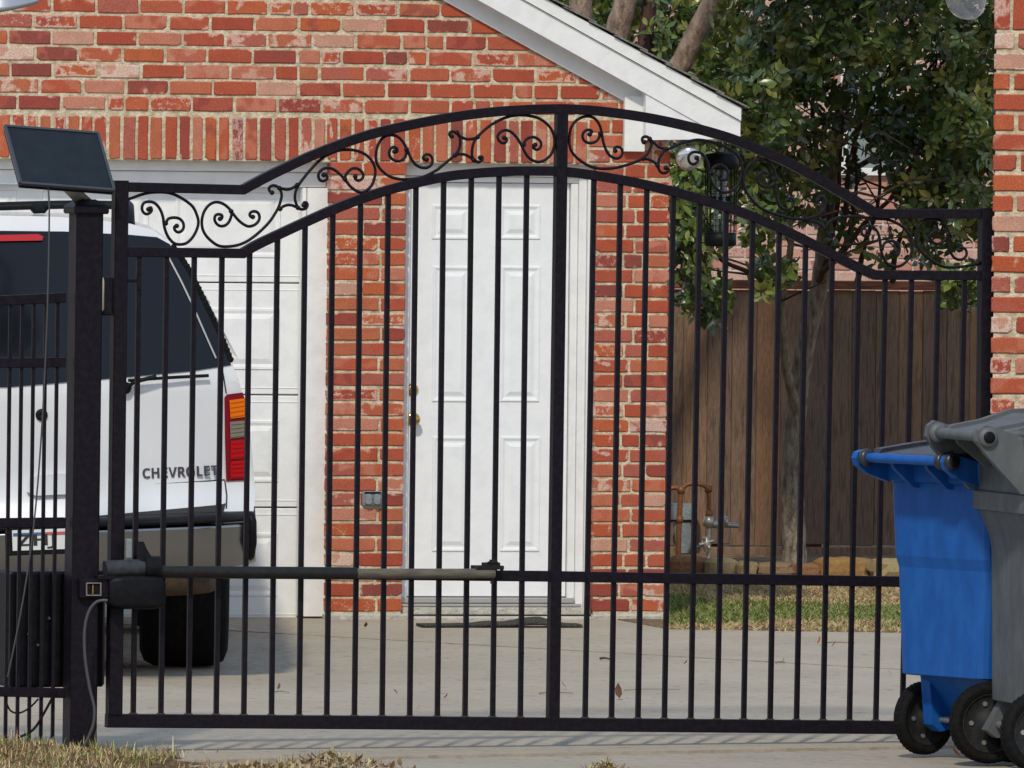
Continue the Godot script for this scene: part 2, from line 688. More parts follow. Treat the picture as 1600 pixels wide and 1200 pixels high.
func ground_and_paving() -> void:
	var s := new_st()
	flat(s)
	quad(s, Vector3(-300, -0.09, 60), Vector3(300, -0.09, 60), Vector3(300, -0.09, -500), Vector3(-300, -0.09, -500))
	struct("ground", s, M.soil)
	var u := house_t.basis.x
	var n := house_t.basis.z
	var h := house_t.origin
	var edge_l := gnd(1043, 983)
	var edge_r := gnd(1430, 989)
	var whole := PackedVector2Array([plan(h - u * 6.6 - n * 0.6), plan(h + u * 1.22 - n * 0.6), plan(edge_l), plan(edge_r), plan(edge_r + (edge_r - edge_l).normalized() * 3.0), Vector2(5.2, 20.0), Vector2(-8.0, 20.0), Vector2(-8.0, 42.0)])
	var a := plan(gnd(555, 1182))
	var b := plan(gnd(1425, 1165))
	var c := plan(gnd(690, 1004))
	var d := plan(gnd(1400, 1045))
	var drive := Node3D.new()
	drive.name = "driveway"
	add_child(drive)
	drive.set_meta("kind", "structure")
	var inner := beside(whole, a, b, true, 0.045)
	lay("slab", beside(inner, c, d, true, 0.022), 0.0, -0.12, M.concrete, drive)
	lay("slab", beside(inner, c, d, false, 0.022), -0.003, -0.12, M.concrete, drive)
	var alley := lay("alley_pavement", beside(whole, a, b, false, 0.045), -0.012, -0.12, M.concrete_old)
	alley.set_meta("kind", "structure")
	# the bed between the paving and the wooden fence
	var bed := PackedVector2Array([plan(edge_l), plan(edge_r), plan(edge_r + (edge_r - edge_l).normalized() * 9.0), Vector2(14, 75), Vector2(-14, 75), Vector2(-14, 51), plan(h + u * 1.0 - n * 6.4), plan(h + u * 1.0 - n * 0.2)])
	var lawn := lay("garden_soil", bed, 0.004, -0.2, M.soil)
	lawn.set_meta("kind", "structure")


# ---------------------------------------------------------------- garage
func F(px: float, py: float, out := 0.0) -> Vector3:
	return loc(house_t, px, py, out)


func part_node(called: String, parent: Node) -> Node3D:
	var o := Node3D.new()
	o.name = called
	parent.add_child(o, true)
	return o


func garage() -> void:
	var g := thing("brick_garage", "red brick garage with white gable trim, wide white door and white entry door", "garage", house_t)
	var ridge := -2.3
	var wall_r := F(1043, 600).x
	var left_end := 2.0 * ridge - wall_r
	var pier_l0 := F(514, 600).x
	var pier_l1 := F(632, 600).x
	var pier_r0 := F(929, 600).x
	var base_y := F(580, 959).y
	var sol0 := F(400, 252).y
	var sol1 := F(400, 179).y
	var door_l := left_end + (wall_r - pier_r0) * 1.5
	# the slope of the gable trim, mirrored about the ridge
	var fa := F(820, 0, 0.12)
	var fb := F(1155, 187, 0.12)
	var slope := (fa.y - fb.y) / (fb.x - fa.x)
	var on_line := func(px: float, py: float, out: float, x: float) -> float:
		var p := F(px, py, out)
		return p.y - (x - p.x) * slope
	# brick backing (the mortar that shows between the bricks)
	var gable := put("gable_wall", ArrayMesh.new(), M.mortar, g)
	var s := new_st()
	var top_r: float = on_line.call(974.0, 157.0, 0.0, wall_r) + 0.06
	var top_m: float = on_line.call(974.0, 157.0, 0.0, ridge) + 0.06
	prism(s, PackedVector2Array([Vector2(left_end, sol0 + 0.002), Vector2(wall_r - 0.006, sol0 + 0.002), Vector2(wall_r - 0.006, top_r), Vector2(ridge, top_m), Vector2(left_end, top_r)]), -0.2, -0.007)
	gable.mesh = done(s)
	s = new_st()
	var pier_a := obj("brick_pier", box(Vector3(pier_l0 + 0.006, base_y - 0.02, -0.2), Vector3(pier_l1 - 0.006, sol0, -0.007), 0.001), M.mortar, g)
	var pier_b := obj("brick_pier", box(Vector3(pier_r0 + 0.006, base_y - 0.02, -0.2), Vector3(wall_r - 0.006, sol0, -0.007), 0.001), M.mortar, g)
	obj("brick_pier", box(Vector3(left_end, base_y - 0.02, -0.2), Vector3(door_l, sol0, -0.007), 0.001), M.mortar, g)
	# courses of the two piers
	var n := 30
	var pitch := (sol0 - base_y) / n
	var joint := 0.0125
	var full := 0.215
	for i in n:
		var y := base_y + i * pitch
		var x := pier_l0
		var split := pier_l0 + (0.235 if i % 2 == 0 else 0.145) + rng.randf_range(-0.012, 0.012)
		brick_at(pier_a, x, split, y + joint, y + pitch, 0.0, 0.17)
		if i % 2 == 1 and rng.randf() < 0.25:
			brick_at(pier_a, split + joint, split + 0.1, y + joint, y + pitch, 0.0)
			brick_at(pier_a, split + 0.1 + joint, pier_l1, y + joint, y + pitch, 0.0)
		else:
			brick_at(pier_a, split + joint, pier_l1, y + joint, y + pitch, 0.0)
		var cut := pier_r0 + (0.175 if i % 2 == 0 else 0.135) + rng.randf_range(-0.012, 0.012)
		brick_at(pier_b, pier_r0, cut, y + joint, y + pitch, 0.0, 0.17)
		if i % 2 == 0:
			brick_at(pier_b, cut + joint, wall_r, y + joint, y + pitch, 0.0)
		else:
			var mid_x := cut + 0.105 + rng.randf_range(-0.01, 0.01)
			brick_at(pier_b, cut + joint, mid_x, y + joint, y + pitch, 0.0)
			brick_at(pier_b, mid_x + joint, wall_r, y + joint, y + pitch, 0.0)
	# the course of upright bricks over the openings, then a few flat ones at its end
	var row := put("soldier_course", ArrayMesh.new(), M.mortar, g)
	row.mesh = done(box(Vector3(left_end, sol0 - 0.004, -0.19), Vector3(wall_r - 0.008, sol0 + 0.004, -0.012), 0.001))
	var x0 := F(-150, 200).x
	var stop := F(918, 200).x
	var ups := 0
	while x0 < stop:
		var w := 0.053 + rng.randf_range(-0.008, 0.004)
		brick_at(row, x0, x0 + w, sol0 + 0.002 + rng.randf_range(0, 0.006), sol1 - 0.012 - rng.randf_range(0, 0.006), 0.0, 0.09, true)
		x0 += w + 0.0145 + rng.randf_range(-0.002, 0.003)
		ups += 1
	for i in 3:
		var y := sol0 + i * pitch
		var sp := stop + 0.01 + (0.1 if i % 2 == 0 else 0.16)
		brick_at(row, stop + 0.012, sp, y + joint, y + pitch, 0.0)
		brick_at(row, sp + joint, minf(sp + 0.21, wall_r), y + joint, y + pitch, 0.0)
		if sp + 0.21 + 0.05 < wall_r:
			brick_at(row, sp + 0.21 + joint, wall_r, y + joint, y + pitch, 0.0)
	# the running courses of the gable
	var up := 0.0772
	for i in 12:
		var y := sol1 + i * up
		var x := F(-150, 100).x + (0.105 if i % 2 == 0 else 0.0) + rng.randf_range(-0.02, 0.02)
		while true:
			var w := 0.197 + rng.randf_range(-0.012, 0.01)
			var limit: float = on_line.call(974.0, 157.0, 0.0, x + 0.03)
			if y + 0.02 > limit or x > wall_r - 0.03:
				break
			var x1 := minf(x + w, wall_r)
			if rng.randf() < 0.1:
				var h := x + w * rng.randf_range(0.4, 0.6)
				brick_at(gable, x, h - 0.006, y + 0.0148, y + up, 0.0)
				brick_at(gable, h + 0.006, x1, y + 0.0148, y + up, 0.0)
			else:
				brick_at(gable, x, x1, y + 0.0148 + rng.randf_range(-0.0015, 0.0015), y + up + rng.randf_range(-0.0015, 0.0015), 0.0)
			x += w + 0.0145 + rng.randf_range(-0.003, 0.003)
	# rest of the shell
	s = new_st()
	add_box(s, Vector3(wall_r - 0.2, 0, -5.4), Vector3(wall_r - 0.004, top_r - 0.02, -0.205))
	add_box(s, Vector3(left_end, 0, -5.4), Vector3(left_end + 0.2, top_r - 0.02, -0.205))
	add_box(s, Vector3(left_end, 0, -5.6), Vector3(wall_r - 0.004, top_r - 0.02, -5.405))
	obj("side_wall", s, M.mortar, g)
	s = new_st()
	add_box(s, Vector3(pier_l0 - 0.005, -0.1, -0.24), Vector3(pier_l1 + 0.03, base_y, 0.012), 0.008)
	add_box(s, Vector3(pier_l1 + 0.032, -0.1, -0.3), Vector3(pier_r0 - 0.002, base_y - 0.012, 0.03), 0.008)
	add_box(s, Vector3(pier_r0, -0.1, -0.24), Vector3(wall_r + 0.012, base_y - 0.002, 0.014), 0.008)
	obj("footing", s, M.footing, g)
	# white trim of the gable: frieze against the brick, barge board proud of it, moulding under the shingles
	var eave_x := F(1157, 190, 0.12).x
	var band := func(px0: float, py0: float, px1: float, py1: float, out0: float, out1: float, xr: float) -> void:
		var t := new_st()
		var a0: float = on_line.call(px0, py0, out1, xr)
		var b0: float = on_line.call(px1, py1, out1, xr)
		var am: float = a0 + (xr - ridge) * slope
		var bm: float = b0 + (xr - ridge) * slope
		prism(t, PackedVector2Array([Vector2(xr, b0), Vector2(xr, a0), Vector2(ridge, am), Vector2(ridge, bm)]), out0, out1)
		var xl := 2.0 * ridge - xr
		prism(t, PackedVector2Array([Vector2(ridge + 0.0005, bm), Vector2(ridge + 0.0005, am), Vector2(xl, a0), Vector2(xl, b0)]), out0, out1 - 0.0005)
		obj("barge_board" if out1 > 0.05 else "frieze_board", t, M.white, g)
	band.call(1008.0, 120.0, 974.0, 157.0, -0.005, 0.018, F(1006, 140).x)
	band.call(1155.0, 188.5, 1095.0, 194.0, 0.085, 0.12, eave_x)
	band.call(1155.0, 167.0, 1155.0, 187.0, 0.088, 0.135, eave_x)
	# soffit behind the barge board
	s = new_st()
	var sa: float = on_line.call(1095.0, 186.0, 0.12, eave_x - 0.02)
	var sm: float = sa + (eave_x - 0.02 - ridge) * slope
	prism(s, PackedVector2Array([Vector2(eave_x - 0.02, sa), Vector2(eave_x - 0.02, sa + 0.015), Vector2(ridge, sm + 0.015), Vector2(ridge, sm)]), 0.002, 0.084)
	obj("soffit", s, M.white, g)
	# boxed return at the foot of the gable
	s = new_st()
	var q := [F(1009, 141, 0.112), F(1156, 190, 0.112), F(1156, 215, 0.112), F(1110, 217.5, 0.112), F(1009, 219, 0.112)]
	var poly := PackedVector2Array()
	for p in q:
		poly.append(v2(p))
	prism(s, poly, 0.02, 0.112)
	obj("cornice_return", s, M.white, g)
	s = new_st()
	add_box(s, F(975, 237, 0.03) * Vector3(1, 1, 0) + Vector3(0, 0, -0.004), F(1008, 150, 0.03) * Vector3(1, 1, 0) + Vector3(0, 0, 0.04), 0.003)
	obj("frieze_block", s, M.white, g)
	s = new_st()
	add_box(s, Vector3(wall_r + 0.002, F(1100, 219).y, -5.4), Vector3(eave_x - 0.02, F(1100, 219).y + 0.02, 0.018), 0.002)
	add_box(s, Vector3(eave_x - 0.018, F(1100, 219).y, -5.4), Vector3(eave_x + 0.002, F(1100, 190).y, 0.018), 0.002)
	obj("eave_soffit", s, M.white, g)
	# roof deck and its rows of shingles
	var ra: float = on_line.call(1155.0, 165.5, 0.135, eave_x + 0.03)
	var rm: float = ra + (eave_x + 0.03 - ridge) * slope
	s = new_st()
	prism(s, PackedVector2Array([Vector2(eave_x + 0.01, ra - 0.02), Vector2(eave_x + 0.01, ra), Vector2(ridge, rm), Vector2(2 * ridge - eave_x - 0.01, ra), Vector2(2 * ridge - eave_x - 0.01, ra - 0.02), Vector2(ridge, rm - 0.02)]), -5.7, 0.12)
	var roof := obj("roof", s, M.shingle, g)
	var run := Vector2(eave_x + 0.03 - ridge, rm - ra).length()
	var rows := int(run / 0.14)
	for side in [1.0, -1.0]:
		for i in rows:
			var f0 := float(i) / rows
			var f1 := minf(1.0, float(i + 1.25) / rows)
			var e := eave_x + 0.03
			var p0 := Vector2(lerpf(e, ridge, f0), lerpf(ra, rm, f0))
			var p1 := Vector2(lerpf(e, ridge, f1), lerpf(ra, rm, f1))
			var nn := Vector2(0.45, 0.89)
			var pl := PackedVector2Array([p0 + nn * 0.011, p0 + nn * 0.019, p1 + nn * 0.008, p1 + nn * 0.001])
			if side < 0:
				for k in 4:
					pl[k] = Vector2(2 * ridge - pl[k].x, pl[k].y)
			var t := new_st()
			prism(t, pl, -5.7, 0.155 + rng.randf_range(-0.004, 0.004))
			obj("shingle", t, M.shingle, roof)
	garage_door(g, door_l, pier_l0, sol0)
	entry_door(g, pier_l1, pier_r0, sol0)


func garage_door(g: Node3D, x0: float, x1: float, top: float) -> void:
	# frame
	var s := new_st()
	var zf := -0.095
	var y1 := F(400, 268, zf).y
	add_box(s, Vector3(x0, y1, zf - 0.04), Vector3(x1, top - 0.002, zf), 0.003)
	add_box(s, Vector3(x0, F(400, 292, zf).y, zf - 0.1), Vector3(x1, y1 - 0.002, zf - 0.035), 0.004)
	obj("door_header", s, M.white, g)
	s = new_st()
	var c0 := F(478, 600, zf).x
	var c1 := F(471, 600, zf).x
	add_box(s, Vector3(c0, 0.008, zf - 0.04), Vector3(x1 + 0.012, F(400, 292, zf).y - 0.003, zf), 0.003)
	add_box(s, Vector3(c1, 0.01, zf - 0.1), Vector3(c0 - 0.002, F(400, 292, zf).y - 0.003, zf - 0.022), 0.003)
	obj("door_casing", s, M.white, g)
	obj("door_casing", box(Vector3(x0, 0.008, zf - 0.04), Vector3(x0 + 0.1, F(400, 292, zf).y - 0.003, zf), 0.003), M.white, g)
	# four sections with their raised fields
	var zd := -0.205
	var door := part_node("garage_door", g)
	var ys := [F(400, 971, zd).y, F(400, 793, zd).y, F(400, 617, zd).y, F(400, 442, zd).y, F(400, 262, zd).y]
	var edge := F(474, 600, zd).x
	for i in 4:
		var t := new_st()
		var lo: float = ys[i] + 0.003
		var hi: float = ys[i + 1] - 0.003
		add_box(t, Vector3(x0 + 0.02, lo, zd - 0.04), Vector3(edge, hi, zd), 0.004)
		for yy in [lo + 0.028, hi - 0.034]:
			add_box(t, Vector3(x0 + 0.05, yy, zd - 0.01), Vector3(F(466, 600, zd).x, yy + 0.006, zd + 0.003), 0.002)
		var px := F(437, 600, zd).x
		while px - 0.52 > x0 + 0.05:
			raised(t, Vector2(px - 0.52, lo + 0.115), Vector2(px, hi - 0.115), zd, [[0.006, 0.006], [0.016, 0.006], [0.03, 0.0015], [0.055, 0.009]])
			px -= 0.64
		obj("door_section", t, M.white, door)
	obj("bottom_seal", box(Vector3(x0 + 0.02, 0.002, zd - 0.03), Vector3(edge, ys[0], zd - 0.004), 0.002), M.grey_plastic, door)


func entry_door(g: Node3D, x0: float, x1: float, top: float) -> void:
	var zd := -0.125
	var s := new_st()
	var ceil_y := F(760, 285, zd).y
	# head, jambs and moulded casing
	add_box(s, Vector3(x0 - 0.004, ceil_y + 0.03, -0.17), Vector3(x1 + 0.004, top - 0.001, -0.075), 0.003)
	add_box(s, Vector3(x0 - 0.004, ceil_y, -0.172), Vector3(x1 + 0.004, ceil_y + 0.028, -0.1), 0.003)
	var jr := F(888, 600, zd).x
	var sill := F(760, 936, zd).y
	add_box(s, Vector3(jr, sill - 0.05, -0.172), Vector3(jr + 0.035, ceil_y - 0.002, -0.1), 0.003)
	add_box(s, Vector3(jr + 0.036, sill - 0.05, -0.17), Vector3(jr + 0.075, ceil_y + 0.026, -0.085), 0.004)
	add_box(s, Vector3(jr + 0.076, 0.02, -0.168), Vector3(x1 + 0.004, ceil_y + 0.026, -0.06), 0.006)
	add_box(s, Vector3(x0 - 0.004, sill - 0.05, -0.172), Vector3(F(637, 600, zd).x, ceil_y - 0.002, -0.095), 0.003)
	obj("door_frame", s, M.white, g)
	# the slab and six raised panels
	var dl := F(638, 600, zd).x
	var door := obj("entry_door", box(Vector3(dl, sill + 0.012, zd - 0.045), Vector3(jr - 0.003, ceil_y - 0.003, zd), 0.003), M.door_white, g)
	var cols := [[674.0, 737.0], [780.0, 845.0]]
	var rows := [[320.0, 374.0], [416.0, 628.0], [682.0, 862.0]]
	for c in cols:
		for r in rows:
			var t := new_st()
			var a := F(c[0], r[1], zd)
			var b := F(c[1], r[0], zd)
			raised(t, v2(a), v2(b), zd, [[0.004, 0.006], [0.011, 0.006], [0.022, 0.001], [0.03, 0.001], [0.05, 0.008]])
			obj("panel", t, M.door_white, door)
	# lock and knob
	var k := F(645, 655, zd)
	s = new_st()
	var turn := Basis(Vector3.RIGHT, PI * 0.5)
	lathe(s, [Vector2(0.034, 0.0), Vector2(0.034, 0.004), Vector2(0.028, 0.009), Vector2(0.012, 0.012), Vector2(0.011, 0.03), Vector2(0.02, 0.036), Vector2(0.027, 0.046), Vector2(0.026, 0.058), Vector2(0.018, 0.066), Vector2(0.004, 0.068)], k, turn, 24)
	obj("door_knob", s, M.brass, door)
	var d := F(644, 609, zd)
	s = new_st()
	lathe(s, [Vector2(0.03, 0.0), Vector2(0.03, 0.006), Vector2(0.022, 0.016), Vector2(0.019, 0.018), Vector2(0.004, 0.018)], d, turn, 24)
	add_box(s, d + Vector3(-0.002, -0.009, 0.017), d + Vector3(0.002, 0.009, 0.02), 0.0005)
	obj("deadbolt", s, M.brass, door)
	# threshold and the white riser below it
	s = new_st()
	add_box(s, Vector3(x0 + 0.002, sill - 0.018, -0.17), Vector3(jr + 0.03, sill + 0.008, -0.07), 0.004)
	add_box(s, Vector3(x0 + 0.002, sill - 0.034, -0.17), Vector3(jr + 0.06, sill - 0.02, -0.045), 0.003)
	obj("threshold", s, M.aluminium, g)
	obj("door_riser", box(Vector3(x0 + 0.001, F(760, 961).y, -0.17), Vector3(x1 - 0.002, sill - 0.036, -0.03), 0.003), M.footing, g)


func garage_fittings() -> void:
	# weatherproof socket on the pier
	var c := F(581, 779)
	var o := thing("outlet_box", "grey twin socket cover on the brick pier beside the entry door", "socket", house_t * Transform3D(Basis(), c))
	obj("base_plate", box(Vector3(-0.048, -0.036, 0.0), Vector3(0.048, 0.036, 0.018), 0.006), M.grey_plastic, o)
	for sx in [-1.0, 1.0]:
		var s := new_st()
		var ring := []
		for z in [0.017, 0.03, 0.034]:
			var pr := PackedVector3Array()
			var sh := 1.0 if z < 0.031 else 0.86
			for p in rounded(0.034, 0.052, 0.012, 3):
				pr.append(Vector3(p.x * sh + sx * 0.021, p.y * sh - 0.003, z))
			ring.append(pr)
		loft(s, ring, false, true)
		obj("lid", s, M.grey_plastic, o)
	var hp := new_st()
	add_box(hp, Vector3(-0.04, 0.026, 0.017), Vector3(0.04, 0.033, 0.027), 0.002)
	obj("hinge", hp, M.black_plastic, o)
	# dark mat lying in front of the door
	var a := house_t.affine_inverse() * gnd(660, 981)
	var b := house_t.affine_inverse() * gnd(918, 983)
	var mt := thing("door_mat", "dark rumpled rubber mat on the concrete below the white entry door", "door mat", house_t * Transform3D(Basis(), Vector3((a.x + b.x) * 0.5, 0, a.z)))
	var w := (b.x - a.x) * 0.5
	var s := new_st()
	var n := FastNoiseLite.new()
	n.seed = 8
	n.frequency = 2.4
	var rings := []
	for i in 33:
		var x := lerpf(-w, w, i / 32.0)
		var hump := 0.034 * exp(-pow((x - 0.16) / 0.11, 2.0)) + 0.012 * exp(-pow((x + 0.05) / 0.09, 2.0)) + 0.008 * absf(n.get_noise_1d(x * 3.0))
		var ring := PackedVector3Array()
		for k in 9:
			var z := lerpf(-0.17, 0.0, k / 8.0) + n.get_noise_2d(x, 9.0) * 0.012
			ring.append(Vector3(x, 0.014 + hump * (0.35 + 0.65 * sin(PI * k / 8.0)), z))
		for k in range(8, -1, -1):
			ring.append(Vector3(x, 0.002 + maxf(0.0, hump * (0.35 + 0.65 * sin(PI * k / 8.0)) - 0.002), lerpf(-0.17, 0.0, k / 8.0)))
		rings.append(ring)
	loft(s, rings)
	obj("rubber_sheet", s, grained([srgb(44, 46, 42), srgb(66, 66, 58), srgb(84, 80, 70)], Vector3.ONE * 2.5, 0.05, 0.9, 0.8, 31), mt)
	# flood lamp under the eave
	var glass := mat(Color(0.86, 0.87, 0.86, 0.35), 0.05)
	glass.transparency = BaseMaterial3D.TRANSPARENCY_ALPHA
	M.clear = glass
	M.bulb = mat(srgb(206, 208, 206), 0.16, 0.75)
	var lamp := thing("flood_lamp", "silvery round flood bulb under the eave beside the hanging bug zapper", "lamp", house_t * Transform3D(Basis(), F(1076, 246, 0.03)))
	flood_head(lamp, Vector3(-0.25, -0.35, 0.9), 0.062)
	var ls := new_st()
	tube(ls, smooth_path([Vector3(0.02, 0.02, -0.06), Vector3(0.03, 0.05, -0.08), Vector3(0.0, 0.085, -0.06)]), 0.01, 8)
	lathe(ls, [Vector2(0.035, 0.0), Vector2(0.035, 0.012), Vector2(0.02, 0.02)], Vector3(0.0, 0.066, -0.06), Basis(), 16)
	obj("bracket", ls, M.grey_plastic, lamp)
	bug_zapper()


func flood_head(parent: Node, dir: Vector3, r: float) -> void:
	var y := dir.normalized()
	var x := y.cross(Vector3.UP).normalized()
	var b := Basis(x, y, x.cross(y))
	var s := new_st()
	lathe(s, [Vector2(0.018, -r * 1.7), Vector2(0.022, -r * 1.2), Vector2(r * 0.62, -r * 0.72), Vector2(r * 0.9, -r * 0.2), Vector2(r, r * 0.15), Vector2(r * 0.97, r * 0.34)], Vector3.ZERO, b, 28)
	obj("bulb", s, M.bulb, parent)
	s = new_st()
	lathe(s, [Vector2(r * 0.985, r * 0.34), Vector2(r * 0.86, r * 0.52), Vector2(r * 0.5, r * 0.68), Vector2(r * 0.1, r * 0.73), Vector2(0.0, r * 0.73)], Vector3.ZERO, b, 28)
	obj("lens", s, M.lens if M.has("lens") else M.bulb, parent)
	s = new_st()
	lathe(s, [Vector2(0.024, -r * 2.3), Vector2(0.026, -r * 1.4), Vector2(0.02, -r * 1.38)], Vector3.ZERO, b, 16)
	obj("socket", s, M.grey_plastic, parent)


func bug_zapper() -> void:
	var top := F(1127, 237, -0.25)
	var sc := F(1127, 237, -0.25).y - F(1127, 385, -0.25).y
	var o := thing("bug_zapper", "black caged lantern shaped bug zapper hanging from the garage eave", "bug zapper", house_t * Transform3D(Basis(), Vector3(top.x, top.y - sc, top.z)))
	var r := 0.082
	var s := new_st()
	lathe(s, [Vector2(r * 0.9, sc - 0.085), Vector2(r * 1.04, sc - 0.075), Vector2(r * 1.06, sc - 0.05), Vector2(r * 0.92, sc - 0.012), Vector2(r * 0.4, sc - 0.004), Vector2(0.012, sc)], Vector3.ZERO, Basis(), 28)
	obj("cap", s, M.black_plastic, o)
	s = new_st()
	lathe(s, [Vector2(r * 0.8, 0.0), Vector2(r * 0.95, 0.01), Vector2(r * 0.95, 0.06), Vector2(r * 0.8, 0.068)], Vector3.ZERO, Basis(), 28)
	obj("tray", s, M.black_plastic, o)
	var cage := part_node("cage", o)
	for k in 18:
		var t := new_st()
		var a := TAU * k / 18
		var p := Vector3(cos(a), 0, sin(a)) * r * 0.93
		tube(t, PackedVector3Array([p + Vector3.UP * 0.06, p + Vector3.UP * (sc - 0.075)]), 0.0022, 5)
		obj("wire", t, M.black_plastic, cage)
	for k in 12:
		var t := new_st()
		var pts := PackedVector3Array()
		for j in 25:
			var a := TAU * j / 24
			pts.append(Vector3(cos(a) * r * 0.93, lerpf(0.075, sc - 0.085, k / 11.0), sin(a) * r * 0.93))
		tube(t, pts, 0.0016, 4)
		obj("ring", t, M.black_plastic, cage)
	M.lens = mat(srgb(104, 120, 124), 0.3)
	for sx in [-1.0, 1.0]:
		s = new_st()
		lathe(s, [Vector2(0.008, 0.066), Vector2(0.012, 0.08), Vector2(0.012, sc - 0.11), Vector2(0.008, sc - 0.08)], Vector3(sx * 0.018 - 0.008, 0, 0.02), Basis(), 14)
		obj("tube_light", s, M.lens, o)
	s = new_st()
	add_box(s, Vector3(-0.05, sc * 0.48, -0.03), Vector3(0.045, sc * 0.53, 0.03), 0.004)
	obj("inner_plate", s, M.black_plastic, o)
	s = new_st()
	tube(s, smooth_path([Vector3(0, sc - 0.002, 0), Vector3(0.008, sc + 0.02, 0), Vector3(0, F(1127, 219, -0.25).y - (top.y - sc) + 0.004, 0)]), 0.004, 6)
	obj("hook", s, M.steel, o)


# ---------------------------------------------------------------- behind the yard
func neighbour_house() -> void:
	var t := turned(8.0, deep(1290, 600, 60.0) * Vector3(1, 0, 1))
	var h := thing("neighbour_house", "pinkish brick house seen through the leaves behind the wooden fence", "house", t)
	var wall := obj("wall", box(Vector3(-4.5, 0, -6.0), Vector3(5.5, 4.6, -0.008), 0.002), M.mortar_far, h)
	# bricks one by one where they show, the rest of the courses joined
	var rest := part_node("brickwork", h)
	rest.set_meta("kind", "stuff")
	var lo := loc(t, 1040, 450)
	var hi := loc(t, 1545, 215)
	var pitch := 0.077
	var meshes: Array[ArrayMesh] = []
	var uneven := []
	for i in 24:
		meshes.append(brick_mesh(0.19, 0.063, 0.04))
	var st := new_st()
	for j in 58:
		var y := j * pitch + 0.05
		var x := -4.5 + (0.1 if j % 2 == 0 else 0.0)
		while x < 5.3:
			var k := rng.randi() % 24
			var at := Vector3(x + 0.1, y + 0.035, rng.randf_range(-0.002, 0.002))
			if x > lo.x and x < hi.x and y > lo.y and y < hi.y:
				put("brick", meshes[k], M.brick_far, wall, Transform3D(Basis(), at))
			elif y > 1.2:
				st.append_from(meshes[k], 0, Transform3D(Basis(), at))
			x += 0.203
	var all := put("brick", st.commit(), M.brick_far, rest)
	all.set_meta("kind", "stuff")
	# a window with a pale blind and a grey frame
	var a := loc(t, 1322, 262)
	var b := loc(t, 1396, 105)
	var s := new_st()
	add_box(s, Vector3(a.x - 0.05, a.y - 0.05, 0.002), Vector3(a.x, b.y + 0.05, 0.05))
	add_box(s, Vector3(b.x, a.y - 0.05, 0.002), Vector3(b.x + 0.05, b.y + 0.05, 0.05))
	add_box(s, Vector3(a.x + 0.002, b.y, 0.002), Vector3(b.x - 0.002, b.y + 0.05, 0.048))
	add_box(s, Vector3(a.x + 0.002, a.y - 0.05, 0.002), Vector3(b.x - 0.002, a.y, 0.048))
	add_box(s, Vector3(a.x + 0.002, (a.y + b.y) * 0.5 - 0.02, 0.002), Vector3(b.x - 0.002, (a.y + b.y) * 0.5 + 0.02, 0.04))
	var win := obj("window", s, M.white, h)
	obj("pane", box(Vector3(a.x, a.y, 0.003), Vector3(b.x, b.y, 0.012), 0.001), mat(srgb(120, 132, 130), 0.1, 0.0, 0.7), win)
	s = new_st()
	var pts := PackedVector2Array([Vector2(-5.0, 4.5), Vector2(6.0, 4.5), Vector2(0.5, 7.0)])
	prism(s, pts, -6.5, 0.4)
	obj("roof", s, M.shingle, h)


func wooden_fence() -> void:
	var t := turned(11.0, gnd(1240, 866))
	var f := thing("wooden_fence", "weathered brown board fence with a flat cap behind the strip of grass", "fence", t)
	var top := loc(t, 1240, 455).y
	var cap := loc(t, 1240, 438).y
	var tones := []
	for c in [[srgb(98, 79, 65), srgb(126, 103, 85)], [srgb(108, 85, 68), srgb(136, 108, 85)], [srgb(90, 74, 63), srgb(118, 97, 82)], [srgb(114, 86, 66), srgb(138, 106, 80)]]:
		var m := grained([c[0], c[1], (c[0] as Color).lerp(c[1], 0.5)], Vector3(7.0, 0.5, 7.0), 0.012, 0.9, 0.5, 60 + tones.size())
		tones.append(m)
	var x := loc(t, 955, 600).x
	var end := loc(t, 1760, 600).x
	var i := 0
	while x < end:
		var w := 0.137 + rng.randf_range(-0.004, 0.003)
		var s := new_st()
		var z := rng.randf_range(-0.006, 0.006)
		add_box(s, Vector3(x, 0.045 + rng.randf_range(0, 0.012), z - 0.018), Vector3(x + w, top + rng.randf_range(0.0, 0.01), z), 0.003)
		var b := obj("board", s, tones[[0, 2, 0, 1, 2, 0, 3, 0, 2][i % 9]], f)
		b.rotation.z = rng.randf_range(-0.0006, 0.0006)
		x += w + rng.randf_range(0.0005, 0.002)
		i += 1
	var x0 := loc(t, 955, 600).x
	obj("cap_rail", box(Vector3(x0, top + 0.012, -0.05), Vector3(end, cap, 0.03), 0.005), grained([srgb(92, 58, 46), srgb(124, 82, 62)], Vector3(0.6, 5, 5), 0.015, 0.85, 0.4, 66), f)
	obj("kick_board", box(Vector3(x0, -0.02, -0.012), Vector3(end, 0.04, 0.012), 0.004), tones[1], f)
	for k in 3:
		obj("back_rail", box(Vector3(x0, 0.25 + k * 0.55, -0.065), Vector3(end, 0.33 + k * 0.55, -0.026), 0.004), tones[0], f)
	for k in 6:
		var px := lerpf(x0, end, k / 5.0)
		obj("post", box(Vector3(px - 0.045, -0.05, -0.16), Vector3(px + 0.045, top, -0.07), 0.004), tones[2], f)


